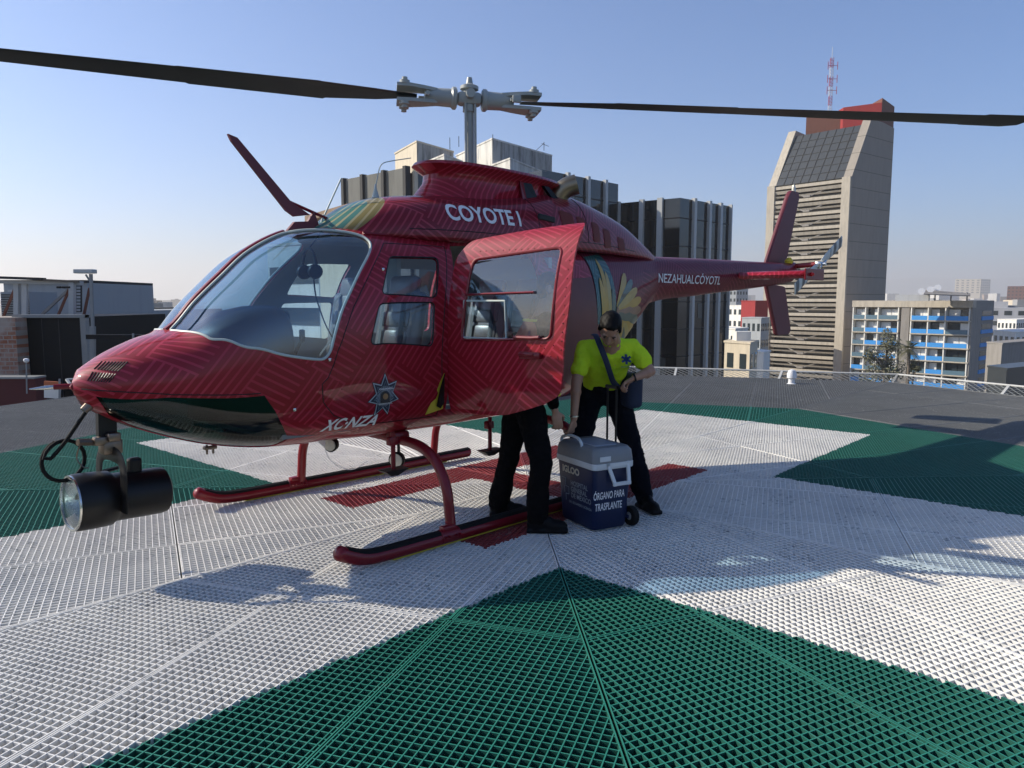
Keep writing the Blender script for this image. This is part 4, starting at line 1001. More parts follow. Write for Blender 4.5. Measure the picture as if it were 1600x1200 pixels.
# mirror check: right axis of frame q points to the wearer's right in image = viewer's left
# second man behind the open door
cols=dict(skin=MAT['skin'],hair=MAT['hair'],trousers=MAT['blk'],shirt=MAT['blk'],boot=MAT['boot'],sleeve=2)
J=dict(pel=(.10,5.42,.93),waist=(.12,5.45,1.07),chest=(.19,5.50,1.32),neck=(.23,5.53,1.53),head=(.28,5.53,1.68),
 shR=(.24,5.35,1.45),elR=(.23,5.27,1.13),wrR=(.30,5.22,.84),shL=(.18,5.70,1.44),elL=(.10,5.88,1.25),wrL=(.02,6.0,1.32),
 hipR=(.12,5.27,.88),knR=(.20,5.12,.50),anR=(.17,5.11,.10),toeR=(.34,5.10,.04),hipL=(.06,5.44,.88),knL=(-.02,5.46,.50),anL=(-.10,5.52,.10),toeL=(.05,5.52,.04))
root2,fin2=person('person',J,'man in black clothes standing behind the open helicopter door, one hand hanging down',cols,None,dict(f=(.95,-.1,-.25),u=(.2,0,1)),None,
 [((.302,5.22,.83),(.22,.0,-1),(-.3,.8,0),1,38),((.02,6.0,1.32),(-.4,.8,.3),(0,0,-1),-1,35)])
mb=MB(); secs=[]
for z,x0,a,b in ((.93,.14,.185,.165),(1.05,.14,.18,.16),(1.2,.16,.185,.175),(1.35,.18,.175,.19),(1.46,.195,.13,.17)):
    secs.append([Vector((x0+.02+a*math.cos(t),5.42+(z-.93)*.22+b*math.sin(t),z)) for t in [2*math.pi*k/24 for k in range(24)]])
mb.loft(secs,caps=False); vst=mb.build('safety_vest',MAT.setdefault('vest',solid('red_vest_cloth',(.45,.05,.025),.8)),None,smooth=True); wrinkle(vst,.006,9); fin2(vst)
mb=MB()
for i in (0,4): mb.tube(secs[i]+[secs[i][0]],.010,6,caps=False)
mb.tube([Vector((.31,5.30+(z-.94)*.22,z)) for z in (.94,1.1,1.25,1.4)],.008,6); fin2(mb.build('vest_piping',MAT.setdefault('vy',solid('yellow_vest_trim',(.75,.7,.05),.7)),None,smooth=True))
# ================================================================ COOLER
cl=empty('cooler',(.590,5.345,0),R(29),label='blue wheeled cooler with grey lid and white handles in front of the bending man',cat='cooler')
MAT['clb']=solid('navy_plastic',(.006,.014,.055),.38); MAT['clg']=solid('grey_plastic',(.20,.21,.22),.45); MAT['clw']=solid('white_plastic',(.62,.64,.64),.45)
def rrect(w_,l,r,z,n=5):
    out=[]
    for cx,cy,a0 in ((w_/2-r,l/2-r,0),(-w_/2+r,l/2-r,90),(-w_/2+r,-l/2+r,180),(w_/2-r,-l/2+r,270)):
        for k in range(n+1): a=R(a0+90*k/n); out.append(Vector((cx+r*math.cos(a),cy+r*math.sin(a),z)))
    return out
mb=MB(); mb.loft([rrect(.27,.40,.03,.012),rrect(.285,.42,.035,.03),rrect(.325,.475,.035,.42),rrect(.33,.48,.035,.45)]); mb.build('tub',MAT['clb'],cl,smooth=True,ang=40)
mb=MB(); mb.loft([rrect(.345,.495,.04,.445),rrect(.352,.502,.04,.45),rrect(.352,.502,.04,.485),rrect(.34,.49,.04,.49)]); mb.build('rim',MAT['clw'],cl,smooth=True,ang=40)
mb=MB(); mb.loft([rrect(.345,.495,.04,.488),rrect(.348,.498,.04,.50),rrect(.335,.485,.045,.565),rrect(.30,.45,.045,.59),rrect(.29,.44,.04,.592)]); mb.build('lid',MAT['clg'],cl,smooth=True,ang=40)
mb=MB(); mb.loft([rrect(.20,.30,.02,.591),rrect(.19,.29,.02,.597)]); mb.build('lid_panel',MAT.setdefault('clp',solid('pale_grey_sticker',(.28,.31,.36),.4)),cl)
mb=MB(); mb.rbox((-.08,-.249,.52),(.09,.006,.035),.002); mb.build('lid_label',MAT['clw'],cl)
def ctext(txt,size,along,z,face,mat,bold=.001,sx=1,al='CENTER'):
    v,f=text_mesh(txt,size,0,bold,align=al); mb=MB(); P=[]
    for p in v:
        zz=z+p.y; k=(zz-.03)/.39
        if face=='R': P.append((along+p.x*sx,-(.42+k*.055)/2-.0035,zz))
        else: P.append((-(.285+k*.04)/2-.0035,along-p.x*sx,zz))
    mb.add(P,f); return mb.build('lettering',mat,cl,fixn=False)
ctext('ÓRGANO PARA',.074,-.03,.235,'R',MAT['white'],.0010,.50)
ctext('TRASPLANTE',.074,-.03,.155,'R',MAT['white'],.0010,.53)
MAT['cream']=solid('cream_logo',(.55,.53,.45),.5); MAT['pale']=solid('pale_blue_print',(.22,.27,.33),.5)
ctext('IGLOO',.066,.16,.372,'L',MAT['cream'],.003,1.05,'LEFT')
for t_,z_ in (('HOSPITAL',.285),('GENERAL',.24),('DE MÉXICO',.195)): ctext(t_,.050,.06,z_,'L',MAT['pale'],.0005,.95,'LEFT')
ctext('DR. EDUARDO LICEAGA',.026,.09,.15,'L',MAT['pale'],.0003,1,'LEFT')
mb=MB()
def lface(y,z): return (-(.285+(z-.03)/.39*.04)/2-.004,y,z)
for a,b in (((.17,.325),(.125,.325)),((.125,.325),(.125,.265)),((.125,.265),(.085,.265)),((.085,.265),(.085,.21)),((.085,.21),(.125,.21)),((.125,.21),(.125,.16)),((.14,.265),(.14,.215))):
    mb.tube([lface(*a),lface(*b)],.0018,4)
mb.build('cross_outline',MAT['pale'],cl)
# end handles
def chandle(y,sg,up,nm='carry_handle'):
    mb=MB(); 
    if up: P=[(-.05,y,.49),(-.05,y+sg*.02,.60),(.05,y+sg*.02,.60),(.05,y,.49)]
    else: P=[(-.055,y,.475),(-.02,y+sg*.035,.345),(.10,y+sg*.035,.345),(.115,y,.475),(-.055,y,.475)]
    for a,b in zip(P[:-1],P[1:]): mb.bar(a,b,.024,.014,(0,1,0))
    for p in P: mb.rbox(p,(.03,.018,.03),.006)
    return mb.build(nm,MAT['clw'],cl,smooth=True)
o=chandle(-.247,-1,False); 
mb=MB(); P=bez([(-.13,.20,.50),(-.15,.20,.60),(-.145,.12,.635),(-.145,.0,.635),(-.15,-.06,.60),(-.13,-.06,.50)],3); mb.tube(P,.011,8); mb.build('side_handle',MAT['clw'],cl,smooth=True)
for y in (-.19,.19):
    mb=MB(); mb.lathe([(.045,-.022),(.068,-.022),(.072,-.012),(.072,.012),(.068,.022),(.045,.022)],(.195,y,.072),(1,0,0),20); wl=mb.build('wheel',MAT['rubber'],cl,smooth=True)
    mb=MB(); mb.lathe([(.015,-.026),(.045,-.018),(.045,.018),(.015,.026)],(.195,y,.072),(1,0,0),16); mb.build('wheel_hub',MAT['clg'],wl,smooth=True)
mb=MB(); mb.tube([(.16,y,.072) for y in (-.2,.2)],.012,8); mb.rbox((.155,0,.12),(.03,.36,.12),.01); mb.build('axle_mount',MAT['clb'],cl,smooth=True)
mb=MB(); 
for y in (-.035,.07): mb.tube([(.165,y,.40),(.165,y,.98)],.008,8)
mb.tube([(.165,-.05,.98),(.165,.085,.98)],.014,8); mb.build('telescopic_handle',MAT['black'],cl,smooth=True)
# ================================================================ CITY
GZ=-42.0
F_=1180.; PIT=math.atan(130/1180)
def ray(px,py):
    a=(px-800)/F_; b=(600-py)/F_; c,s_=math.cos(PIT),math.sin(PIT)
    return Vector((a,c+b*s_,-s_+b*c))
def at(px,py,Y):
    r=ray(px,py); return Vector((0,0,1.6))+r*(Y/r.y)
def zat(py,Y,px=800): return at(px,py,Y).z
def wallmat(name,col,streak=.25,scale=.5,rough=.85):
    s=NT(name); o=s.coord(); n1=s.noise(s.mapn(o,(1,1,.18)),scale*4,6,.65); n2=s.noise(o,scale,3)
    dirt=s.ramp(n1,[(.45,0),(.75,1)])
    c=s.mix(s.math('MULTIPLY',dirt,streak),col,tuple(k*.35 for k in col)); c=s.mix(s.math('MULTIPLY',n2,.35),c,tuple(k*.75 for k in col))
    s.set(c,rough); return s.m
MAT['conc']=wallmat('beige_concrete',(.47,.42,.34),.5); MAT['conc2']=wallmat('grey_concrete',(.27,.25,.225),.45); MAT['dirty']=wallmat('stained_white_plaster',(.68,.66,.60),1.0,.25); MAT['beige']=wallmat('cream_plaster',(.62,.54,.41),.4)
MAT['dconc']=wallmat('dark_weathered_concrete',(.15,.15,.135),.6,.3)
MAT['dkglass']=solid('dark_mirror_glass',(.005,.007,.009),.06,0,coat=None,var=.3,scale=.2,spec=.7)
MAT['dkpanel']=solid('dark_roof_panel',(.035,.04,.042),.35,spec=.6)
MAT['silver']=solid('silver_mullion',(.42,.43,.42),.4)
MAT['wht']=wallmat('white_render',(.78,.76,.70),.35,.4); MAT['rail']=solid('aged_white_rail',(.42,.42,.40),.6); MAT['bluep']=solid('bright_blue_panel',(.03,.25,.62),.6)
MAT['recess']=solid('dark_recess',(.03,.03,.03),.8); MAT['curt']=solid('white_curtain',(.75,.74,.70),.8); MAT['winb']=solid('window_glass',(.03,.04,.045),.1)
MAT['redw']=wallmat('red_wall',(.30,.025,.025),.3); MAT['brownw']=wallmat('brown_wall',(.22,.15,.10),.3); MAT['redbrown']=wallmat('red_brown_wall',(.16,.06,.04),.2)
MAT['greyb']=wallmat('grey_blue_wall',(.34,.36,.37),.25)
def prismz(mb,pl,z0,z1,mi=0):
    """vertical prism from plan points"""
    v=[Vector((x,y,z)) for z in (z0,z1) for x,y in pl]; n=len(pl)
    return mb.add(v,[tuple(range(n))[::-1],tuple(range(n,2*n))]+[(i,(i+1)%n,n+(i+1)%n,n+i) for i in range(n)],mi)
class Face:
    """a vertical facade from plan point A to plan point B (seen left to right)"""
    def __init__(s,A,B):
        s.A=Vector(A).to_2d();s.B=Vector(B).to_2d();s.d=(s.B-s.A);s.L=s.d.length;s.d/=s.L;s.n=Vector((s.d.y,-s.d.x))
    def P(s,u,z,o=0): q=s.A+s.d*u+s.n*o; return Vector((q.x,q.y,z))
    def rect(s,mb,u0,u1,z0,z1,o0,o1,mi=0):
        v=[s.P(u,z,o) for o in(o0,o1) for u,z in((u0,z0),(u1,z0),(u1,z1),(u0,z1))]
        return mb.add(v,[(0,1,2,3),(7,6,5,4),(0,4,5,1),(1,5,6,2),(2,6,7,3),(3,7,4,0)],mi)
def part(name,mat,parent,fn,**kw):
    mb=MB(); fn(mb); o=mb.build(name,mat,None,**kw); o.data.transform(Matrix.Translation(-parent.location)); o.parent=parent; return o
def root(name,pl,label,cat='building',z=GZ,group=None):
    c=sum((Vector(p).to_2d() for p in pl),Vector((0,0)))/len(pl)
    return empty(name,(c.x,c.y,z),label=label,cat=cat,group=group)
def pxy(px,Y,py=480): return (at(px,py,Y).x,Y)
def fourth(L,C,Rr): return (L[0]+Rr[0]-C[0],L[1]+Rr[1]-C[1])
# ---- louvred concrete tower
L,C,R_=pxy(1201,163.5,284),pxy(1331,150,276),pxy(1397,160,205); B=fourth(L,C,R_)
t=root('concrete_tower',[L,C,R_,B],'tall beige concrete tower with stacked louvred floors and sloping dark glass top')
zs=zat(276,150); zt_=zat(192,154); FF=Face(L,C); FS=Face(C,R_); W_=FF.L; D_=FS.L
back=lambda u,o: tuple((FF.A+FF.d*u-FF.n*o))
core=MB(); prismz(core,[FF.P(1.5,0,-1.6)[:2],FF.P(W_-1.5,0,-1.6)[:2],FF.P(W_-1.5,0,-D_*.7)[:2],FF.P(1.5,0,-D_*.7)[:2]],GZ,zs-.6)
o=core.build('dark_core',MAT['recess'],None); o.data.transform(Matrix.Translation(-t.location)); o.parent=t
sb=.42*D_
def sidewall(u0,u1,slab):
    def fn(mb):
        # profile in (distance back along side, z)
        a=FS.A if slab else FF.A; 
        for uu in (0,): pass
        P=[(0,GZ),(0,zs),(sb,zt_+1.2),(D_,zt_+.3),(D_,GZ)]
        base=(lambda k,z,off: Vector((C[0],C[1],0))+Vector((FS.d.x,FS.d.y,0))*k-Vector((FF.d.x,FF.d.y,0))*off+Vector((0,0,z))) if slab else (lambda k,z,off: Vector((L[0],L[1],0))+Vector((FS.d.x,FS.d.y,0))*k+Vector((FF.d.x,FF.d.y,0))*off+Vector((0,0,z)))
        v=[base(k,z,0) for k,z in P]+[base(k,z,1.7) for k,z in P]; n=5
        mb.add(v,[tuple(range(n))[::-1],tuple(range(n,2*n))]+[(i,(i+1)%n,n+(i+1)%n,n+i) for i in range(n)])
    return fn
MAT['fluted']=(lambda s: (s.set(s.mix(s.math('LESS_THAN',s.math('FRACT',s.math('MULTIPLY',s.sep(s.coord())[2],.29)),.035),s.mix(s.noise(s.mapn(s.coord(),(1,1,.2)),1.2,6),(.33,.29,.24),(.23,.205,.175)),(.13,.12,.10)),.85),s.m)[1])(NT('panelled_grey_concrete'))
part('side_wall',MAT['fluted'],t,sidewall(0,0,True)); part('side_wall',MAT['conc'],t,sidewall(0,0,False))
def slope(mb):
    a=FF.P(1.7,zs,0);b=FF.P(W_-1.7,zs,0); d=Vector((FS.d.x,FS.d.y,0))*sb
    mb.add([a,b,b+d+Vector((0,0,zt_-zs)),a+d+Vector((0,0,zt_-zs)),a-Vector((0,0,1))+d*.2,b-Vector((0,0,1))+d*.2,b+d*1.3+Vector((0,0,zt_-zs-1)),a+d*1.3+Vector((0,0,zt_-zs-1))],[(0,1,2,3),(7,6,5,4),(0,4,5,1),(1,5,6,2),(2,6,7,3),(3,7,4,0)])
part('sloping_glass_roof',MAT['dkpanel'],t,slope)
def grid(mb):
    d=Vector((FS.d.x,FS.d.y,0))*sb+Vector((0,0,zt_-zs)); nrm=Vector((FF.d.x,FF.d.y,0)).cross(d).normalized()
    for k in range(1,8): a=FF.P(1.7+(W_-3.4)*k/8,zs,0)+nrm*.06; mb.bar(a,a+d,.10,.06,nrm)
    for k in range(1,7): a=FF.P(1.7,zs,0)+d*k/7+nrm*.05; b=FF.P(W_-1.7,zs,0)+d*k/7+nrm*.05; mb.bar(a,b,.08,.05,nrm)
part('glazing_grid',MAT['recess'],t,grid)
fh=(zs-zat(590,150))/13.5
for k in range(19):
    z=zs-.3-k*fh
    if z<GZ+3: break
    part('floor_slab',MAT['conc'],t,lambda mb: mb.add([FF.P(1.6,z,.3),FF.P(W_-1.6,z,.3),FF.P(W_-1.6,z-.6,.3),FF.P(1.6,z-.6,.3),FF.P(1.6,z-.1,-1.6),FF.P(W_-1.6,z-.1,-1.6),FF.P(W_-1.6,z-.5,-1.6),FF.P(1.6,z-.5,-1.6)],[(0,1,2,3),(7,6,5,4),(0,4,5,1),(1,5,6,2),(2,6,7,3),(3,7,4,0)]))
    part('sun_louvre',MAT['conc'],t,lambda mb: mb.add([FF.P(1.6,z-.95,.35),FF.P(W_-1.6,z-.95,.35),FF.P(W_-1.6,z-1.55,.1),FF.P(1.6,z-1.55,.1),FF.P(1.6,z-.98,.1),FF.P(W_-1.6,z-.98,.1),FF.P(W_-1.6,z-1.57,-.3),FF.P(1.6,z-1.57,-.3)],[(0,1,2,3),(7,6,5,4),(0,4,5,1),(1,5,6,2),(2,6,7,3),(3,7,4,0)]))
    part('sun_louvre',MAT['conc'],t,lambda mb: mb.add([FF.P(1.6,z-2.0,.3),FF.P(W_-1.6,z-2.0,.3),FF.P(W_-1.6,z-2.32,.1),FF.P(1.6,z-2.32,.1),FF.P(1.6,z-2.03,.05),FF.P(W_-1.6,z-2.03,.05),FF.P(W_-1.6,z-2.34,-.3),FF.P(1.6,z-2.34,-.3)],[(0,1,2,3),(7,6,5,4),(0,4,5,1),(1,5,6,2),(2,6,7,3),(3,7,4,0)]))
    def br(mb):
        m=W_*.5; zb=z-fh+.2
        mb.bar(FF.P(m-3.6,zb+1.3,-.3),FF.P(m-.5,zb+.15,.2),.22,.22); mb.bar(FF.P(m+3.6,zb+1.3,-.3),FF.P(m+.5,zb+.15,.2),.22,.22); mb.box(FF.P(m,zb+.15,.2),(1.4,.5,.4),math.atan2(FF.d.y,FF.d.x))
    part('brace',MAT['conc2'],t,br)
part('edge_column',MAT['conc'],t,lambda mb: FF.rect(mb,W_-1.72,W_-.02,GZ,zs+.05,-.5,.5)); part('edge_column',MAT['conc'],t,lambda mb: FF.rect(mb,.02,1.72,GZ,zs+.05,-.5,.5))
q0,q1=pxy(1260,168,180),pxy(1318,164,180)
part('roof_block',MAT['redbrown'],t,lambda mb: prismz(mb,[q0,q1,(q1[0]+3,q1[1]+6),(q0[0]+3,q0[1]+6)],zt_-3,zat(176,165)))
q3,q4,q5=pxy(1318,163,170),pxy(1378,159,165),pxy(1397,166,180)
part('roof_block',MAT['redw'],t,lambda mb: prismz(mb,[q3,q4,(q4[0]+.1,q4[1]+7),(q3[0]+.1,q3[1]+7)],zt_-3,zat(164,161)))
part('roof_block',MAT['redbrown'],t,lambda mb: prismz(mb,[(q4[0]+.02,q4[1]),q5,(q5[0],q5[1]+6),(q4[0]+.12,q4[1]+7)],zt_-6,zat(157,161)))
ant=root('radio_mast',[pxy(1298,166,140)],'red and white lattice radio mast on the roof of the louvred tower','radio mast',z=zat(176,165))
z0=zat(178,165); z1=zat(88,165); x0,y0=pxy(1298,166,140)
MAT['wm']=solid('white_mast_paint',(.7,.7,.7),.5); MAT['rm']=solid('red_mast_paint',(.45,.05,.05),.5)
def mastf(k0,k1):
    def fn(mb):
        for dx,dy in ((-.28,-.28),(.28,-.28),(.28,.28),(-.28,.28)): mb.bar((x0+dx,y0+dy,k0),(x0+dx,y0+dy,k1),.06,.06)
        n=3
        for i in range(n):
            a=k0+(k1-k0)*i/n;b=k0+(k1-k0)*(i+1)/n
            mb.bar((x0-.28,y0-.28,a),(x0+.28,y0-.28,b),.06,.06); mb.bar((x0-.28,y0-.28,a),(x0+.28,y0-.28,a),.06,.06); mb.bar((x0-.28,y0+.28,a),(x0-.28,y0-.28,b),.06,.06)
    return fn
for k in range(6): part('mast_section',MAT['rm' if k%2 else 'wm'],ant,mastf(z0+(z1-z0)*k/6,z0+(z1-z0)*(k+1)/6))
part('mast_tip',MAT['wm'],ant,lambda mb: mb.bar((x0,y0,z1),(x0,y0,z1+2.2),.08,.08))
for k,zz in enumerate((.42,.62,.85)):
    part('antenna_frame',MAT['rm'],ant,lambda mb: [mb.bar((x0-1.0,y0-.6,z0+(z1-z0)*zz-.8),(x0-1.0,y0-.6,z0+(z1-z0)*zz+.8),.1,.1),mb.bar((x0+1.0,y0-.6,z0+(z1-z0)*zz-.8),(x0+1.0,y0-.6,z0+(z1-z0)*zz+.8),.1,.1),mb.bar((x0-1.05,y0-.6,z0+(z1-z0)*zz),(x0+1.05,y0-.6,z0+(z1-z0)*zz),.08,.08)])
# ---- dark glass office blocks
def officeblock(name,L,C,R_,ztop,label,finsL,finsR,rowh,leftmat=None,depth=True):
    B=fourth(L,C,R_); t=root(name,[L,C,R_,B],label)
    part('glass_wall',MAT['dkglass'],t,lambda mb: prismz(mb,[L,C,R_,B],GZ,ztop))
    for fc,fins in ((Face(L,C),finsL),(Face(C,R_),finsR)):
        for u,wd in fins: part('mullion_fin',MAT['silver'],t,lambda mb: fc.rect(mb,fc.L*u-wd/2,fc.L*u+wd/2,GZ,ztop+.15,-.1,.35))
        def rows(mb):
            z=ztop-rowh*.7
            while z>GZ+2: fc.rect(mb,0,fc.L,z-.06,z+.06,-.05,.05); z-=rowh
        part('floor_joint',MAT['black'],t,rows)
        def blinds(mb):
            rng=random.Random(int(fc.L*100)); z=ztop-rowh*.7
            while z>GZ+2:
                u=0
                while u<fc.L-1.2:
                    if rng.random()<.13 and ztop-z<22: part('lit_blind',MAT.setdefault('blind',solid('dim_blind',(.06,.065,.06),.35)),t,lambda m_: fc.rect(m_,u+.15,u+1.0,z-rowh*rng.uniform(.35,.8),z-.2,-.02,.03))
                    u+=1.25
                z-=rowh
        blinds(None)
    return t
o1=officeblock('office_block',pxy(967,84.5,317),pxy(1063,80,309),pxy(1140,87,322),zat(309,80),'dark mirror glass office block with silver fins, right of the helicopter cowling',[(.0,.5),(.40,.5),(.70,.6)],[(.25,.45),(.55,.45),(.78,.45),(1,.2)],2.9)
o2=officeblock('office_block',pxy(790,80,275),pxy(847,75,266),pxy(966,84.2,288),zat(265,75),'dark glass office block behind the rotor mast, below the stained white roof rooms',[(.5,.4)],[(.3,.4),(.56,.4),(.8,.4)],2.9)
# stepped block behind the cabin: concrete wall left, dark glass right
L,C,R_=pxy(541,66.6,279),pxy(640,60.5,262),pxy(760,66,275); B=fourth(L,C,R_)
t=root('office_block',[L,C,R_,B],'office block with a grey concrete parapet and cream corner strip behind the helicopter mast fairing')
part('glass_wall',MAT['dkglass'],t,lambda mb: prismz(mb,[L,C,R_,B],GZ,zat(270,60.5)))
fc=Face(L,C)
for k in range(3): part('concrete_panel',MAT['dconc'],t,lambda mb: fc.rect(mb,fc.L*(k/3)+.12,fc.L*((k+1)/3)-.12,zat(263,60.5)-7.5,zat(262,60.5),.0,.25))
for u in (.01,.33,.665,.99): part('wall_rib',MAT['recess'],t,lambda mb: fc.rect(mb,fc.L*u-.18,fc.L*u+.18,GZ,zat(261,60.5)+.05,.0,.5))
fc=Face(C,R_); part('corner_strip',MAT['beige'],t,lambda mb: fc.rect(mb,.25,.6,GZ,zat(259,60.5),-.1,.25)); part('wall_rib',MAT['dkpanel'],t,lambda mb: fc.rect(mb,0.7,fc.L,zat(266,61),zat(258,61),-.3,.15))
# roof rooms
def box_b(name,L,C,R_,z0,z1,ml,label,cat,extra=None,mr=None):
    B=fourth(L,C,R_); t=root(name,[L,C,R_,B],label,cat,z=z0)
    part('wall',ml,t,lambda mb: prismz(mb,[L,C,R_,B],z0,z1))
    part('roof_edge',ml,t,lambda mb: prismz(mb,[(L[0]-.1,L[1]),(C[0],C[1]-.12),(R_[0]+.1,R_[1]),(B[0],B[1]+.1)],z1+.002,z1+.18))
    if extra: extra(t,Face(L,C),Face(C,R_),z0,z1)
    return t
MAT['stain']=wallmat('blackened_plaster',(.36,.36,.34),1.6,.3)
box_b('rooftop_room',pxy(617,93,228),pxy(651,86,222),pxy(708,92,232),zat(290,86),zat(222,86),MAT['beige'],'beige rooftop room left of the rotor mast, its side wall stained grey','rooftop room',
  lambda t,a,b,z0,z1: part('stained_wall',MAT['stain'],t,lambda mb: b.rect(mb,.05,b.L,z0,z1,0,.05)))
def win_(t,a,b,z0,z1):
    part('window',MAT['winb'],t,lambda mb: a.rect(mb,a.L*.35,a.L*.75,z1-2.2,z1-1,0,.05))
box_b('rooftop_room',pxy(662,86,245),pxy(694,81,243),pxy(722,85,246),zat(290,81),zat(243,81),MAT['dirty'],'low white rooftop room directly left of the rotor mast','rooftop room')
box_b('rooftop_room',pxy(713,98,228),pxy(769,88,218),pxy(862,98,238),zat(300,88),zat(218,88),MAT['dirty'],'large white rooftop room with black stained side, right of the rotor mast','rooftop room',
  lambda t,a,b,z0,z1: part('stained_wall',MAT['stain'],t,lambda mb: b.rect(mb,.05,b.L,z1-2.2,z1,0,.05)))
box_b('rooftop_room',pxy(769,86,250),pxy(797,82,249),pxy(846,90,255),zat(300,82),zat(249,82),MAT['dirty'],'small white rooftop room with a square grille window, in front of the large stained one','rooftop room',win_)
for px,y0_,y1_,Y in ((703,232,215,90),(770,217,210,88),(717,228,213,92),(850,234,222,96)):
    x,y=pxy(px,Y,y0_); z=zat(y0_,Y); a=root('tv_aerial',[(x,y)],{703:'thin aerial on the beige rooftop room left of the rotor mast',770:'short aerial on the front corner of the large stained rooftop room',717:'thin aerial right beside the rotor mast on the stained rooftop room',850:'spiky aerial at the right end of the stained rooftop room'}[px],'aerial',z=z)
    part('pole',MAT['black'],a,lambda mb: [mb.bar((x,y,z-.1),(x,y,zat(y1_,Y)),.07,.07)])
    if px==850: part('aerial_arm',MAT['black'],a,lambda mb: [mb.bar((x,y,z+.8),(x-1,y,z-.1),.05,.05),mb.bar((x-.3,y,z+.75),(x+.6,y,z+.4),.05,.05)])
# beige eaves building behind the wire cutter
t=box_b('apartment_house',pxy(497,52,330),pxy(560,46,327),pxy(640,50,330),GZ,zat(327,46),MAT['beige'],'beige house with a brown eave seen behind the whip antenna','house',
  lambda t,a,b,z0,z1: [part('eave',MAT['brownw'],t,lambda mb: a.rect(mb,-.4,a.L+.3,z1-.1,z1+.25,-.3,.8)),*[part('window',MAT['winb'],t,(lambda u: lambda mb: a.rect(mb,a.L*u,a.L*u+.6,z1-2.2,z1-1,0,.04))(u)) for u in (.15,.45,.75)]])
# grey white block seen through the cockpit
def bandw(t,a,b,z0,z1):
    for k in range(9):
        for (dz,hh) in ((0.8,1.5),): 
            part('window_band',MAT['winb'],t,lambda mb: a.rect(mb,.3,a.L-.3,z1-3.1*(k+1)+.2,z1-3.1*(k+1)+1.5,0,.05))
    part('wall_stripe',MAT['greyb'],t,lambda mb: a.rect(mb,a.L*.62,a.L*.72,z0,z1,.06,.15))
box_b('white_block',pxy(418,60,400),pxy(556,53,380),pxy(640,58,390),GZ,zat(375,53),MAT['wht'],'pale block with window bands seen through the cockpit glass','building',bandw)
# ---- blue balcony apartment block
L,C,R_=pxy(1334,139),pxy(1519,124),pxy(1552,133); B=fourth(L,C,R_); zt2=zat(472,124)
t=root('apartment_block',[L,C,R_,B],'weathered apartment block with bright blue balcony panels, right of the louvred tower')
FL,FR=Face(L,C),Face(C,R_); 
part('wall',MAT['conc'],t,lambda mb: prismz(mb,[FL.P(0,0,-1.2)[:2],FL.P(FL.L,0,-1.2)[:2],R_,B],GZ,zt2))
part('parapet',MAT['conc'],t,lambda mb: FL.rect(mb,-.2,FL.L+.2,zt2-.9,zt2+.25,-1.2,.25)); part('side_wall',MAT['conc2'],t,lambda mb: FR.rect(mb,0,FR.L,GZ,zt2+.26,-.4,.1))
fh=21.6*124/1180; rng=random.Random(5)
bays=[(0,.115),(.115,.23),(.23,.41),(.52,.66),(.66,.80),(.80,.985)]
part('blank_pier',MAT['conc2'],t,lambda mb: FL.rect(mb,FL.L*.435,FL.L*.505,GZ,zt2-.9,-1.2,.1))
for k in range(15):
    z=zt2-.9-fh*(k+1)
    if z<GZ+1: break
    for u0,u1 in ((0,.415),(.52,1.0)): part('balcony_slab',MAT['conc'],t,lambda mb: FL.rect(mb,FL.L*u0,FL.L*u1,z-.1,z+.1,-1.2,.3))
    for bi,(u0,u1) in enumerate(bays):
        a,b=FL.L*u0+.12,FL.L*u1-.12
        part('window',MAT['curt'] if rng.random()<.8 else MAT['winb'],t,lambda mb: FL.rect(mb,a+.1,a+(b-a)*.55,z+.55,z+fh-.35,-1.2,-.75))
        part('window',MAT['winb'] if rng.random()<.35 else MAT['curt'],t,lambda mb: FL.rect(mb,a+(b-a)*.58,b-.1,z+.1,z+fh-.35,-1.2,-.75))
        if k<7:
            if rng.random()<.62: part('balcony_panel',MAT['bluep'],t,lambda mb: FL.rect(mb,a,b,z+.12,z+.85,.12,.2))
            else: part('balcony_panel',MAT.setdefault('bg',solid('smoked_blue_glass',(.10,.17,.22),.15)),t,lambda mb: FL.rect(mb,a,b,z+.12,z+.85,.12,.18))
    part('window',MAT['winb'],t,lambda mb: FR.rect(mb,FR.L*.45,FR.L*.9,z+.9,z+1.7,.1,.14))
    if k<7: part('balcony_panel',MAT['bluep'],t,lambda mb: FR.rect(mb,FR.L*.42,FR.L*.98,z+.1,z+.75,.1,.25))
for u in (.115,.23,.66,.80,.985,.52,.41,.0): part('partition',MAT['wht'],t,lambda mb: FL.rect(mb,FL.L*u-.09,FL.L*u+.09,GZ,zt2-.9,-1.2,.15))
x,y=pxy(1455,128); 
part('roof_canopy',MAT['wht'],t,lambda mb: prismz(mb,[pxy(1398,126),pxy(1450,124),pxy(1452,127),pxy(1400,129)],zt2+.2,zt2+1.2))
part('roof_canopy',MAT['conc2'],t,lambda mb: mb.add([Vector((*pxy(1442,123),zt2+1.2)),Vector((*pxy(1515,122),zt2+.9)),Vector((*pxy(1515,126),zt2+1.3)),Vector((*pxy(1445,127),zt2+1.9)),Vector((*pxy(1442,123),zt2+1.35)),Vector((*pxy(1515,122),zt2+1.05)),Vector((*pxy(1515,126),zt2+1.45)),Vector((*pxy(1445,127),zt2+2.05))],[(0,1,2,3),(7,6,5,4),(0,4,5,1),(1,5,6,2),(2,6,7,3),(3,7,4,0)]))
part('roof_post',MAT['conc2'],t,lambda mb: [mb.bar((*pxy(p,124),zt2+.2),(*pxy(p,124),zt2+1.5),.15,.15) for p in (1460,1485,1510)])
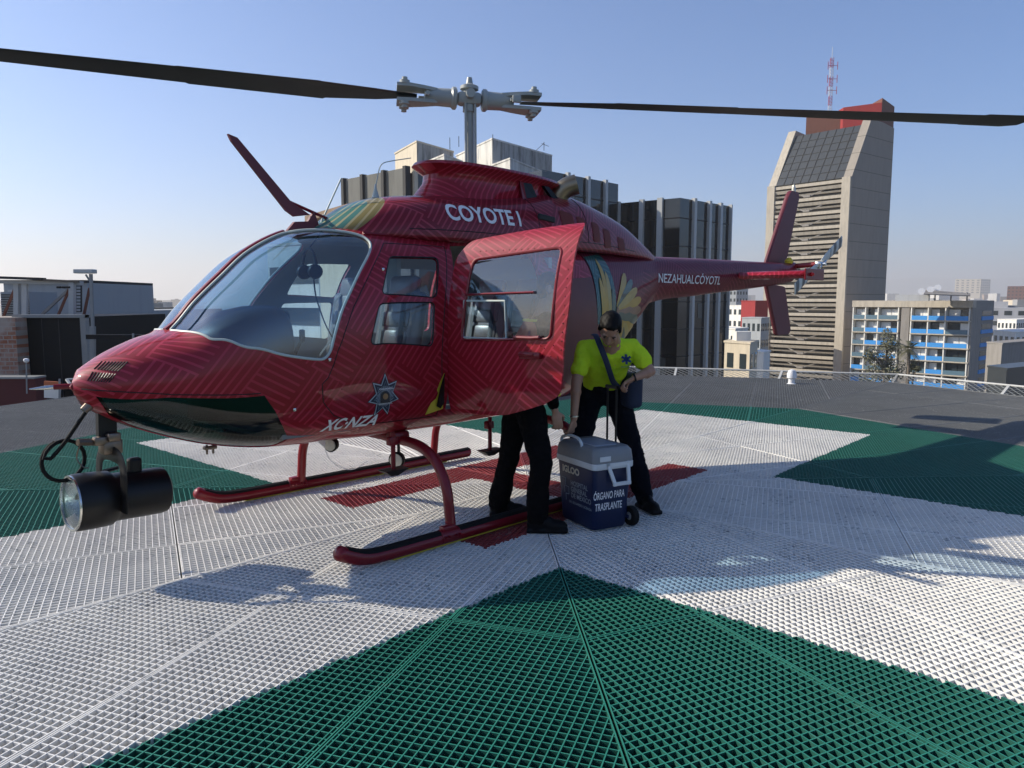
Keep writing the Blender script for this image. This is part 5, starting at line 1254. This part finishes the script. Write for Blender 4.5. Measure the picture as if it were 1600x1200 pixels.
for k,px in enumerate((1438,1452,1463)):
    part('satellite_dish',MAT['wm'],t,lambda mb: mb.lathe([(.05,0),(.45,.12),(.55,.25)],(*pxy(px,125),zt2+1.7+.3*k%2),(-.4,-1,.3),12))
# ---- smaller blocks between the towers and on the right
def simple(L,C,R_,z1,mat,label,wins=None,name='building',cat='building',z0=GZ,roof=None):
    def ex(t,a,b,z0_,z1_):
        if wins:
            nx,fh_=wins
            for fc in (a,b):
                n=max(1,int(nx*fc.L/a.L)); k=0
                for r in range(6):
                    for c in range(n):
                        part('window',MAT['winb'],t,lambda mb: fc.rect(mb,fc.L*(c+.25)/n,fc.L*(c+.75)/n,z1_-fh_*(r+.75),z1_-fh_*(r+.3),0,.04))
        if roof: part('roof_tank',MAT['wht'],t,lambda mb: mb.box(((a.A.x+b.B.x)/2,(a.A.y+b.B.y)/2,z1_+roof/2),(a.L*.4,a.L*.4,roof)))
    return box_b(name,L,C,R_,z0,z1,mat,label,cat,ex)
simple(pxy(1134,70),pxy(1174,67),pxy(1186,71),zat(538,67),MAT['beige'],'tan block with white roof box just beyond the net, left of the louvred tower',(2,3),roof=1)
simple(pxy(1158,150),pxy(1180,146),pxy(1200,150),zat(471,146),MAT['redw'],'red walled building between the two towers')
simple(pxy(1138,200),pxy(1160,195),pxy(1175,200),zat(478,195),MAT['wht'],'white building left of the red walled one',(3,3))
simple(pxy(1160,140),pxy(1190,136),pxy(1203,141),zat(498,136),MAT['greyb'],'dark grey building below the red walled one',(4,3))
simple(pxy(1125,110),pxy(1150,107),pxy(1170,111),zat(515,107),MAT['wht'],'low white building behind the tan block',(3,3))
simple(pxy(1182,95),pxy(1196,93),pxy(1206,96),zat(552,93),MAT['wht'],'narrow white wall at the foot of the louvred tower')
simple(pxy(1128,330),pxy(1150,325),pxy(1168,330),zat(452,325),MAT['greyb'],'grey glass block on the skyline right of the dark office block',(4,3))
simple(pxy(1546,98),pxy(1570,95),pxy(1640,104),zat(538,95),MAT['conc2'],'plain beige grey wall beside the blue balcony apartment block')
simple(pxy(1550,75),pxy(1580,72),pxy(1660,78),zat(578,72),MAT['dkpanel'],'low dark roof building at the right edge beyond the net')
simple(pxy(1560,210),pxy(1590,205),pxy(1640,215),zat(500,205),MAT['wht'],'white block on the right edge above the beige grey wall',(5,3))
simple(pxy(1555,160),pxy(1590,150),pxy(1640,160),zat(520,150),MAT['wht'],'white roofed building at the right edge below the white block',(4,3))
simple(pxy(1572,900),pxy(1620,880),pxy(1660,900),zat(447,880),MAT['redbrown'],'long reddish building on the hazy right skyline',(8,4))
simple(pxy(1490,2600),pxy(1530,2550),pxy(1545,2600),zat(436,2550),MAT['beige'],'pale pinkish towers on the far hazy ridge',(5,8))
# ---- trees beside the apartment block
def leafcloud(mb,c,r,n,size,rng):
    for i in range(n):
        d=Vector((rng.gauss(0,1),rng.gauss(0,1),rng.gauss(0,1))); d.normalize(); p=Vector(c)+Vector((d.x*r[0],d.y*r[1],d.z*r[2]))*rng.random()**.45
        a=Vector((rng.uniform(-1,1),rng.uniform(-1,1),rng.uniform(-1,1))).normalized(); b=a.orthogonal().normalized(); s_=size*rng.uniform(.6,1.4)
        mb.add([p-a*s_,p+b*s_*.45,p+a*s_,p-b*s_*.45],[(0,1,2,3)])
MAT['leaf']=solid('dusty_green_leaves',(.13,.13,.07),.7,scale=1.5,var=.4); MAT['bark']=solid('grey_bark',(.16,.13,.10),.9)
def tree(px,Y,ytop,wpx,label,clumps=16,seed=1,mat='leaf'):
    rng=random.Random(seed); x,y=pxy(px,Y); zt=zat(ytop,Y); wr=wpx/1180*Y/2; H_=zt-GZ
    t=empty('tree',(x,y,GZ),label=label,cat='tree')
    def tr(mb):
        mb.tube(bez([(x,y,GZ),(x+.3,y,GZ+H_*.4),(x-.2,y,GZ+H_*.7),(x+.2,y,zt-1)],4),[.5-.44*i/12 for i in range(13)],8)
    part('trunk',MAT['bark'],t,tr,smooth=True)
    cl=[(x+rng.uniform(-1,1)*wr*.75,y+rng.uniform(-1,1)*wr*.6,zt-1.2-rng.random()**.8*H_*.45) for _ in range(clumps)]
    def lb(mb):
        for c in cl: mb.tube([(x,y,c[2]-2),((x+c[0])/2,(y+c[1])/2,c[2]-.6),c],[.12,.08,.03],5)
    part('limbs',MAT['bark'],t,lb)
    def cr(mb):
        for c in cl: r=wr*rng.uniform(.28,.45); leafcloud(mb,c,(r,r,r*.9),230,.19,rng)
        leafcloud(mb,(x,y,zt-1.0),(wr*.25,wr*.25,1.0),160,.2,rng)
    part('crown',MAT[mat],t,cr,fixn=False)
tree(1388,104,512,76,'dusty green tree in front of the blue balcony apartment block',44,2)
tree(1432,100,560,34,'small dark tree below the palm beside the apartment block',10,5)
x,y=pxy(1425,100); zt3=zat(545,100)
t=empty('palm_tree',(x,y,GZ),label='palm tree in front of the grey pier of the apartment block',cat='palm tree')
part('trunk',MAT['bark'],t,lambda mb: mb.tube([(x,y,GZ),(x+.1,y,(GZ+zt3)/2),(x,y,zt3)],[.28,.2,.17],8))
def fr(mb):
    rng=random.Random(4)
    for k in range(34):
        a=rng.uniform(0,6.28); el=rng.uniform(-.9,1.3); d=Vector((math.cos(a)*math.cos(el),math.sin(a)*math.cos(el),math.sin(el)))
        P=[Vector((x,y,zt3))+d*u*1.6-Vector((0,0,u*u*.5)) for u in (.1,.4,.7,1)]
        for i in range(3):
            for sg in (-1,1):
                for q in range(3):
                    p=P[i].lerp(P[i+1],q/3); s_=d.cross(Vector((0,0,1))).normalized()*sg
                    mb.add([p,p+s_*.45+d*.35-Vector((0,0,.12)),p+d*.12],[(0,1,2)])
part('fronds',MAT['leaf'],t,fr,fixn=False)
# ---- left roof structures
MAT['bp']=solid('black_corrugated_panel',(.008,.009,.010),.6,spec=.2); 
s=NT('old_brick'); o_=s.coord(); bk=s.n('TexBrick'); s.L(s.mapn(o_,(1,1,1),(R(90),0,0)),bk.inputs[0]); bk.inputs['Scale'].default_value=2.6; bk.inputs[1].default_value=(.33,.12,.06,1); bk.inputs[2].default_value=(.24,.09,.05,1); bk.inputs[3].default_value=(.30,.26,.22,1); bk.inputs['Mortar Size'].default_value=.03
s.set(s.mix(s.ramp(s.noise(o_,1.2,5),[(.45,0),(.6,.9)]),bk.outputs[0],(.38,.32,.27)),.9); MAT['brick']=s.m
LZ=-3.0
# roof terrace on which the left structures stand
mb=MB(); prismz(mb,[(-40,14.9),(-11.2,14.9),(-7.4,22),(-7.4,46),(-40,46)],LZ-.5,LZ-.02); mb.build('roof_terrace',MAT['slab'],None,kind='structure')
def bx(px0,px1,y1,Y,depth,z0=LZ):
    a,b=pxy(px0,Y),pxy(px1,Y); return (a,b,(b[0]-(.0),b[1]+depth),(a[0],a[1]+depth),z0,zat(y1,Y))
def lbox(name,px0,px1,ytop,Y,depth,mat,label,cat,z0=LZ,trim=None,parts=None):
    a,b,c,d,z0,z1=bx(px0,px1,ytop,Y,depth,z0); t=root(name,[a,b,c,d],label,cat,z=z0)
    part('wall',mat,t,lambda mb: prismz(mb,[a,b,c,d],z0,z1))
    fc=Face(a,b)
    if trim:
        for u in (0,1): part('edge_trim',trim,t,lambda mb: fc.rect(mb,fc.L*u-.06,fc.L*u+.06,z0,z1+.05,-.1,.06))
        part('top_trim',trim,t,lambda mb: fc.rect(mb,-.06,fc.L+.06,z1-.02,z1+.05,-.2,.08))
    if parts: parts(t,fc,z0,z1)
    return t
MAT['grt']=solid('grey_metal_trim',(.22,.23,.23),.5)
def panelribs(t,fc,z0,z1):
    for u in (.37,.62): part('panel_joint',MAT['grt'] if 0 else MAT['recess'],t,lambda mb: fc.rect(mb,fc.L*u-.01,fc.L*u+.01,z0,z1-.05,0,.012))
lbox('black_screen',25,130,495,17,4,MAT['bp'],'large black panel screen box left of the helicopter nose','panel screen',trim=MAT['grt'],parts=panelribs)
lbox('brick_wall',-60,22,496,16.6,1.5,MAT['brick'],'weathered brick wall at the far left edge','brick wall')
lbox('parapet',-60,47,592,15.6,.35,solid('dark_red_parapet',(.08,.012,.014),.8),'dark red parapet below the brick wall','parapet',parts=lambda t,fc,z0,z1: part('coping',MAT['grt'],t,lambda mb: fc.rect(mb,0,fc.L,z1+.002,z1+.04,-.38,.04)))
# gantry above the screen
x0,_=pxy(0,18)
g=empty('steel_gantry',(*pxy(60,18.5),zat(495,18)),label='steel gantry with pale posts and brown braces above the black screen',cat='steel frame')
def V3(px,py,Y): return at(px,py,Y)
for px in (27,39,113): part('post',MAT['silver'],g,lambda mb: mb.bar(V3(px,496,18.5),V3(px,441,18.5),.12 if px!=39 else .08,.12))
part('top_beam',MAT['silver'],g,lambda mb: mb.bar(V3(-20,440,18.4),V3(128,442,18.6),.18,.08)); part('top_beam',MAT['recess'],g,lambda mb: mb.bar(V3(-20,433,18.3),V3(68,436,18.4),.25,.06)); part('top_beam',MAT['bark'],g,lambda mb: mb.bar(V3(60,437,18.4),V3(124,440,18.5),.15,.05))
for a,b in (((5,495),(25,447)),((90,495),(109,450)),((131,493),(140,450))): part('brace',MAT['redbrown'],g,lambda mb: mb.bar(V3(*a,18.6),V3(*b,18.6),.05,.05))
part('brace',MAT['grt'],g,lambda mb: mb.bar(V3(65,492,18.8),V3(108,452,18.8),.06,.06))
for px in (92,100,106): part('floodlight',MAT['black'],g,lambda mb: [mb.rbox(V3(px,449,18.2),(.09,.07,.05),.01)])
part('ladder',MAT['recess'],g,lambda mb: [mb.bar(V3(118,487,19.5),V3(118,446,19.5),.03,.03),mb.bar(V3(127,487,19.5),V3(127,446,19.5),.03,.03)]+[mb.bar(V3(118,487-5*k,19.5),V3(127,487-5*k,19.5),.025,.025) for k in range(9)])
def louv(t,fc,z0,z1):
    part('louvre_slats',MAT['dkpanel'],t,lambda mb: [fc.rect(mb,.02,fc.L-.02,z0+.06*k,z0+.06*k+.025,0,.03) for k in range(int((z1-z0)/.06))])
lbox('air_unit',2,47,456,19.5,1.2,MAT['greyb'],'grey louvred air unit beside the gantry','air conditioning unit',parts=louv)
lbox('rooftop_house',8,139,442,22,4,MAT['greyb'],'grey blue rooftop house behind the gantry','rooftop house',z0=LZ,parts=lambda t,fc,z0,z1: [part('door',MAT['wht'],t,lambda mb: fc.rect(mb,fc.L*.33,fc.L*.42,zat(489,22),zat(458,22),0,.05)),part('roof_edge',MAT['recess'],t,lambda mb: fc.rect(mb,0,fc.L,z1+.002,z1+.08,-4,.1)),part('box',MAT['silver'],t,lambda mb: fc.rect(mb,fc.L*.10,fc.L*.24,z1-.75,z1-.2,0,.2))])
lbox('grey_shed',120,202,486,25,8,MAT['greyb'],'plain grey building behind the lamp post','building')
lbox('steel_beam',131,218,523,16.2,.15,MAT['bp'],'dark horizontal steel beam right of the black screen','steel beam',z0=zat(530,16.2),parts=lambda t,fc,z0,z1: [part('bolt_plate',MAT['grt'],t,lambda mb: fc.rect(mb,fc.L*.85,fc.L*.88,z0-.05,z1+.03,0,.03))])
lbox('terrace_wall',202,250,499,28,2,MAT['wht'],'low white terrace wall beside the helicopter windscreen','wall',z0=zat(512,28),parts=lambda t,fc,z0,z1: [part('post',MAT['wht'],t,lambda mb: fc.rect(mb,fc.L*u,fc.L*u+.1,LZ,z0,-.1,0)) for u in (.5,.62)])
lp=empty('lamp_post',(*pxy(145,16.5),LZ),label='tall grey lamp post with a flat T shaped head, left of the nose',cat='lamp post')
part('pole',MAT['grt'],lp,lambda mb: [mb.bar(V3(145,600,16.5),V3(145,510,16.5),.09,.09),mb.bar(V3(145,512,16.5),V3(142,428,16.5),.055,.055)])
part('lamp_head',MAT['silver'],lp,lambda mb: mb.rbox(V3(133,424,16.5),(.42,.2,.09),.015)); part('head_bracket',MAT['grt'],lp,lambda mb: mb.bar(V3(141,440,16.5),V3(134,429,16.5),.03,.03))
gl=empty('globe_light',(*pxy(42,15),0),label='small white globe light on a thin stalk before the black screen',cat='light')
part('stalk',MAT['grt'],gl,lambda mb: mb.bar(V3(42,615,15),V3(41,566,15),.02,.02)); part('globe',MAT['wm'],gl,lambda mb: mb.lathe([(0,-.05),(.04,-.035),(.055,0),(.045,.03),(0,.045)],V3(41,563,15),(0,0,1),12),smooth=True)
sg=empty('marker_board',(*pxy(82,13.5),0),label='small orange and white board standing on the deck edge left of the nose',cat='board')
part('panel',MAT['wht'],sg,lambda mb: mb.bar(V3(82,622,13.5),V3(82,596,13.5),.28,.04,(0,1,0))); part('panel_top',solid('orange_paint',(.45,.12,.04),.6),sg,lambda mb: mb.bar(V3(82,603,13.47),V3(82,596,13.47),.285,.04,(0,1,0))); part('post',MAT['grt'],sg,lambda mb: mb.bar(V3(93,622,13.4),V3(93,592,13.4),.025,.025))
for nm,px0,px1,y1,Y,m,lb in (('roof_box',155,182,475,60,'bp','black rooftop box on the skyline behind the lamp post'),('roof_box',212,237,482,55,'bp','dark rooftop plant box left of the windscreen'),('roof_tank',203,208,474,70,'greyb','tiny water tank on the skyline left of the windscreen'),('building',247,262,472,400,'greyb','grey block on the far skyline left of the windscreen'),('roof_slab',180,235,481,65,'recess','long flat dark roof on the left skyline'),('building',236,262,485,45,'wht','cream building touching the left edge of the windscreen'),('building',150,200,478,90,'greyb','grey building on the skyline behind the black rooftop box')):
    lbox(nm,px0,px1,y1,Y,6,MAT[m],lb,nm.replace('_',' '),z0=GZ if nm=='building' else zat(y1+28,Y))
# ---- safety net beyond the right edge
net=empty('safety_net',(7,12,0),label='white tubular safety net frame running round the far right edge of the deck',cat='safety net')
RR=10.22/math.cos(R(22.5)); NR=10.55/math.cos(R(22.5))
def oc(r,k,z): a=PA+R(45*k); return Vector((PC.x+r*math.cos(a),PC.y+r*math.sin(a),z))
for k in (-2,-1,0,1):
    a,b=oc(NR,k,.13),oc(NR,k+1,.13); ia,ib=oc(RR,k,-.03),oc(RR,k+1,-.03)
    part('rail',MAT['rail'],net,lambda mb: mb.tube([a,b],.020,8),smooth=True)
    for j in range(5): part('bracket',MAT['rail'],net,lambda mb: mb.bar(a.lerp(b,j/4.),ia.lerp(ib,j/4.),.045,.03))
    def nt_(mb):
        n=70
        for j in range(n): 
            p=a.lerp(b,j/n); q=ia.lerp(ib,min(1,(j+4)/n)); q2=ia.lerp(ib,max(0,(j-4)/n)); mb.bar(p,q,.006,.006); mb.bar(p,q2,.006,.006)
    part('netting',MAT['grt'],net,nt_)
dl=empty('deck_lantern',tuple(at(1237,592,14.6)),label='white caged deck lantern standing by the safety net',cat='lantern')
p=Vector(dl.location)
part('cage',MAT['wm'],dl,lambda mb: [mb.lathe([(.09,-.12),(.10,-.10),(.06,-.08),(.06,.0),(.09,.02),(.09,.10),(.06,.17),(0,.19)],p,(0,0,1),14)],smooth=True)
# ---- distant city
rng=random.Random(11)
cm=[wallmat('far_wall_'+n,c,.3,.1) for n,c in (('white',(.6,.58,.54)),('cream',(.5,.44,.35)),('grey',(.3,.3,.3)),('tan',(.36,.27,.2)),('brown',(.22,.14,.1)),('pale',(.45,.45,.46)))]
def farb(px,Y,w_,d_,h_,i):
    x,y=pxy(px,Y); mb=MB(); rz=rng.uniform(-.5,.5)
    mb.box((0,0,h_/2),(w_,d_,h_),mi=0); mb.box((w_*.1,0,h_+1),(w_*.35,d_*.4,2),mi=0)
    rows=max(1,int(h_/3.3)); 
    for r_ in range(max(0,rows-6),rows):
        for sx,sy,l,ax in ((0,-d_/2,w_,0),(-w_/2,0,d_,1)):
            n=max(2,int(l/3.5))
            for c in range(n):
                u=(c+.5)/n*l-l/2
                if ax==0: mb.box((u,-d_/2-.02,h_-(rows-r_)*3.3+1.6),(l/n*.55,.06,1.4),mi=1)
                else: mb.box((-w_/2-.02,u,h_-(rows-r_)*3.3+1.6),(.06,l/n*.55,1.4),mi=1)
    o=mb.build('city_building',[rng.choice(cm),MAT['winb']],None,fixn=False,label='small building far off in the hazy city',cat='building',group='far off city buildings'); o.location=(x,y,GZ); o.rotation_euler=(0,0,rz)
cnt=0
for i in range(280):
    right=rng.random()<.7
    px=rng.uniform(1395,1640) if right and rng.random()<.8 else (rng.uniform(1120,1210) if right else rng.uniform(-30,300))
    Y=math.exp(rng.uniform(math.log(170),math.log(3200))); h_=rng.uniform(8,26)+ (rng.random()<.12)*rng.uniform(10,35)
    h_=min(h_,41+Y*.004); farb(px,Y,rng.uniform(10,28),rng.uniform(10,24),h_,i)
# far haze-blue tree clumps between the houses
for k in range(14):
    x,y=pxy(rng.uniform(1540,1640),rng.uniform(230,700)); mb=MB()
    for q in range(5): leafcloud(mb,(rng.uniform(-8,8),rng.uniform(-6,6),rng.uniform(6,12)),(5,5,4),90,1.1,rng)
    o=mb.build('street_trees',MAT['leaf'],None,fixn=False,kind='stuff'); o.location=(x,y,GZ)
rng=random.Random(77); mb=MB()
for i in range(2200):
    if rng.random()<.72: px=rng.uniform(1380,1700)
    else: px=rng.uniform(-60,320) if rng.random()<.6 else rng.uniform(1100,1210)
    Y=math.exp(rng.uniform(math.log(1000),math.log(7500))); x,y=pxy(px,Y); h_=rng.uniform(6,18)+(rng.random()<.06)*rng.uniform(10,45); w_=rng.uniform(12,40)
    mb.box((x,y,GZ+h_/2+ (Y-1000)*.004),(w_,rng.uniform(10,30),h_),rng.uniform(-.5,.5),mi=rng.randrange(6))
mb.build('distant_city',cm,None,fixn=False,kind='stuff')
# ground and hills
s=NT('city_ground'); o_=s.coord(); s.set(s.mix(s.noise(o_,.02,6,.7),(.16,.15,.14),(.07,.08,.06)),.95)
mb=MB(); mb.add([(-14000,-3000,GZ),(14000,-3000,GZ),(14000,16000,GZ),(-14000,16000,GZ)],[(0,1,2,3)]); mb.build('ground',s.m,None,fixn=False,kind='structure')
def hills(x0,x1,Y,hf,name):
    mb=MB(); n=60; v=[];f=[]
    for i in range(n+1):
        x=x0+(x1-x0)*i/n; h_=hf(i/n)
        for j,(dy,k) in enumerate(((-1500,0),(-900,.35),(-300,.8),(0,1),(900,.6),(1800,0))): v.append((x,Y+dy,GZ+h_*k+mnoise.noise(Vector((x*.002,dy*.002,1)))*18*k))
    for i in range(n):
        for j in range(5): a=i*6+j; f.append((a,a+6,a+7,a+1))
    mb.add(v,f); mb.build(name,MAT['hill'],None,smooth=True,ang=80,fixn=False,kind='structure')
MAT['hill']=solid('hillside',(.06,.075,.05),.95,scale=.004,var=.3)
hills(3200,9500,10500,lambda u: 190+170*math.sin(u*2.2+.4)+30*mnoise.noise(Vector((u*9,0,0))),'hills')
hills(-8000,-2500,12000,lambda u: 60+30*mnoise.noise(Vector((u*7,3,0))),'hills')
# ---- haze
mb=MB(); mb.box((0,6200,(GZ-1+330)/2),(19000,18000,330-(GZ-1)))
hz=mb.build('haze',None,None,kind='stuff'); m=bpy.data.materials.new('haze_air'); m.use_nodes=True; nt_=m.node_tree; nt_.nodes.remove(nt_.nodes['Principled BSDF'])
pv=nt_.nodes.new('ShaderNodeVolumePrincipled'); pv.inputs['Color'].default_value=(.90,.87,.83,1); pv.inputs['Density'].default_value=.00030; pv.inputs['Anisotropy'].default_value=.35
nt_.links.new(pv.outputs[0],nt_.nodes['Material Output'].inputs['Volume']); hz.data.materials.append(m)
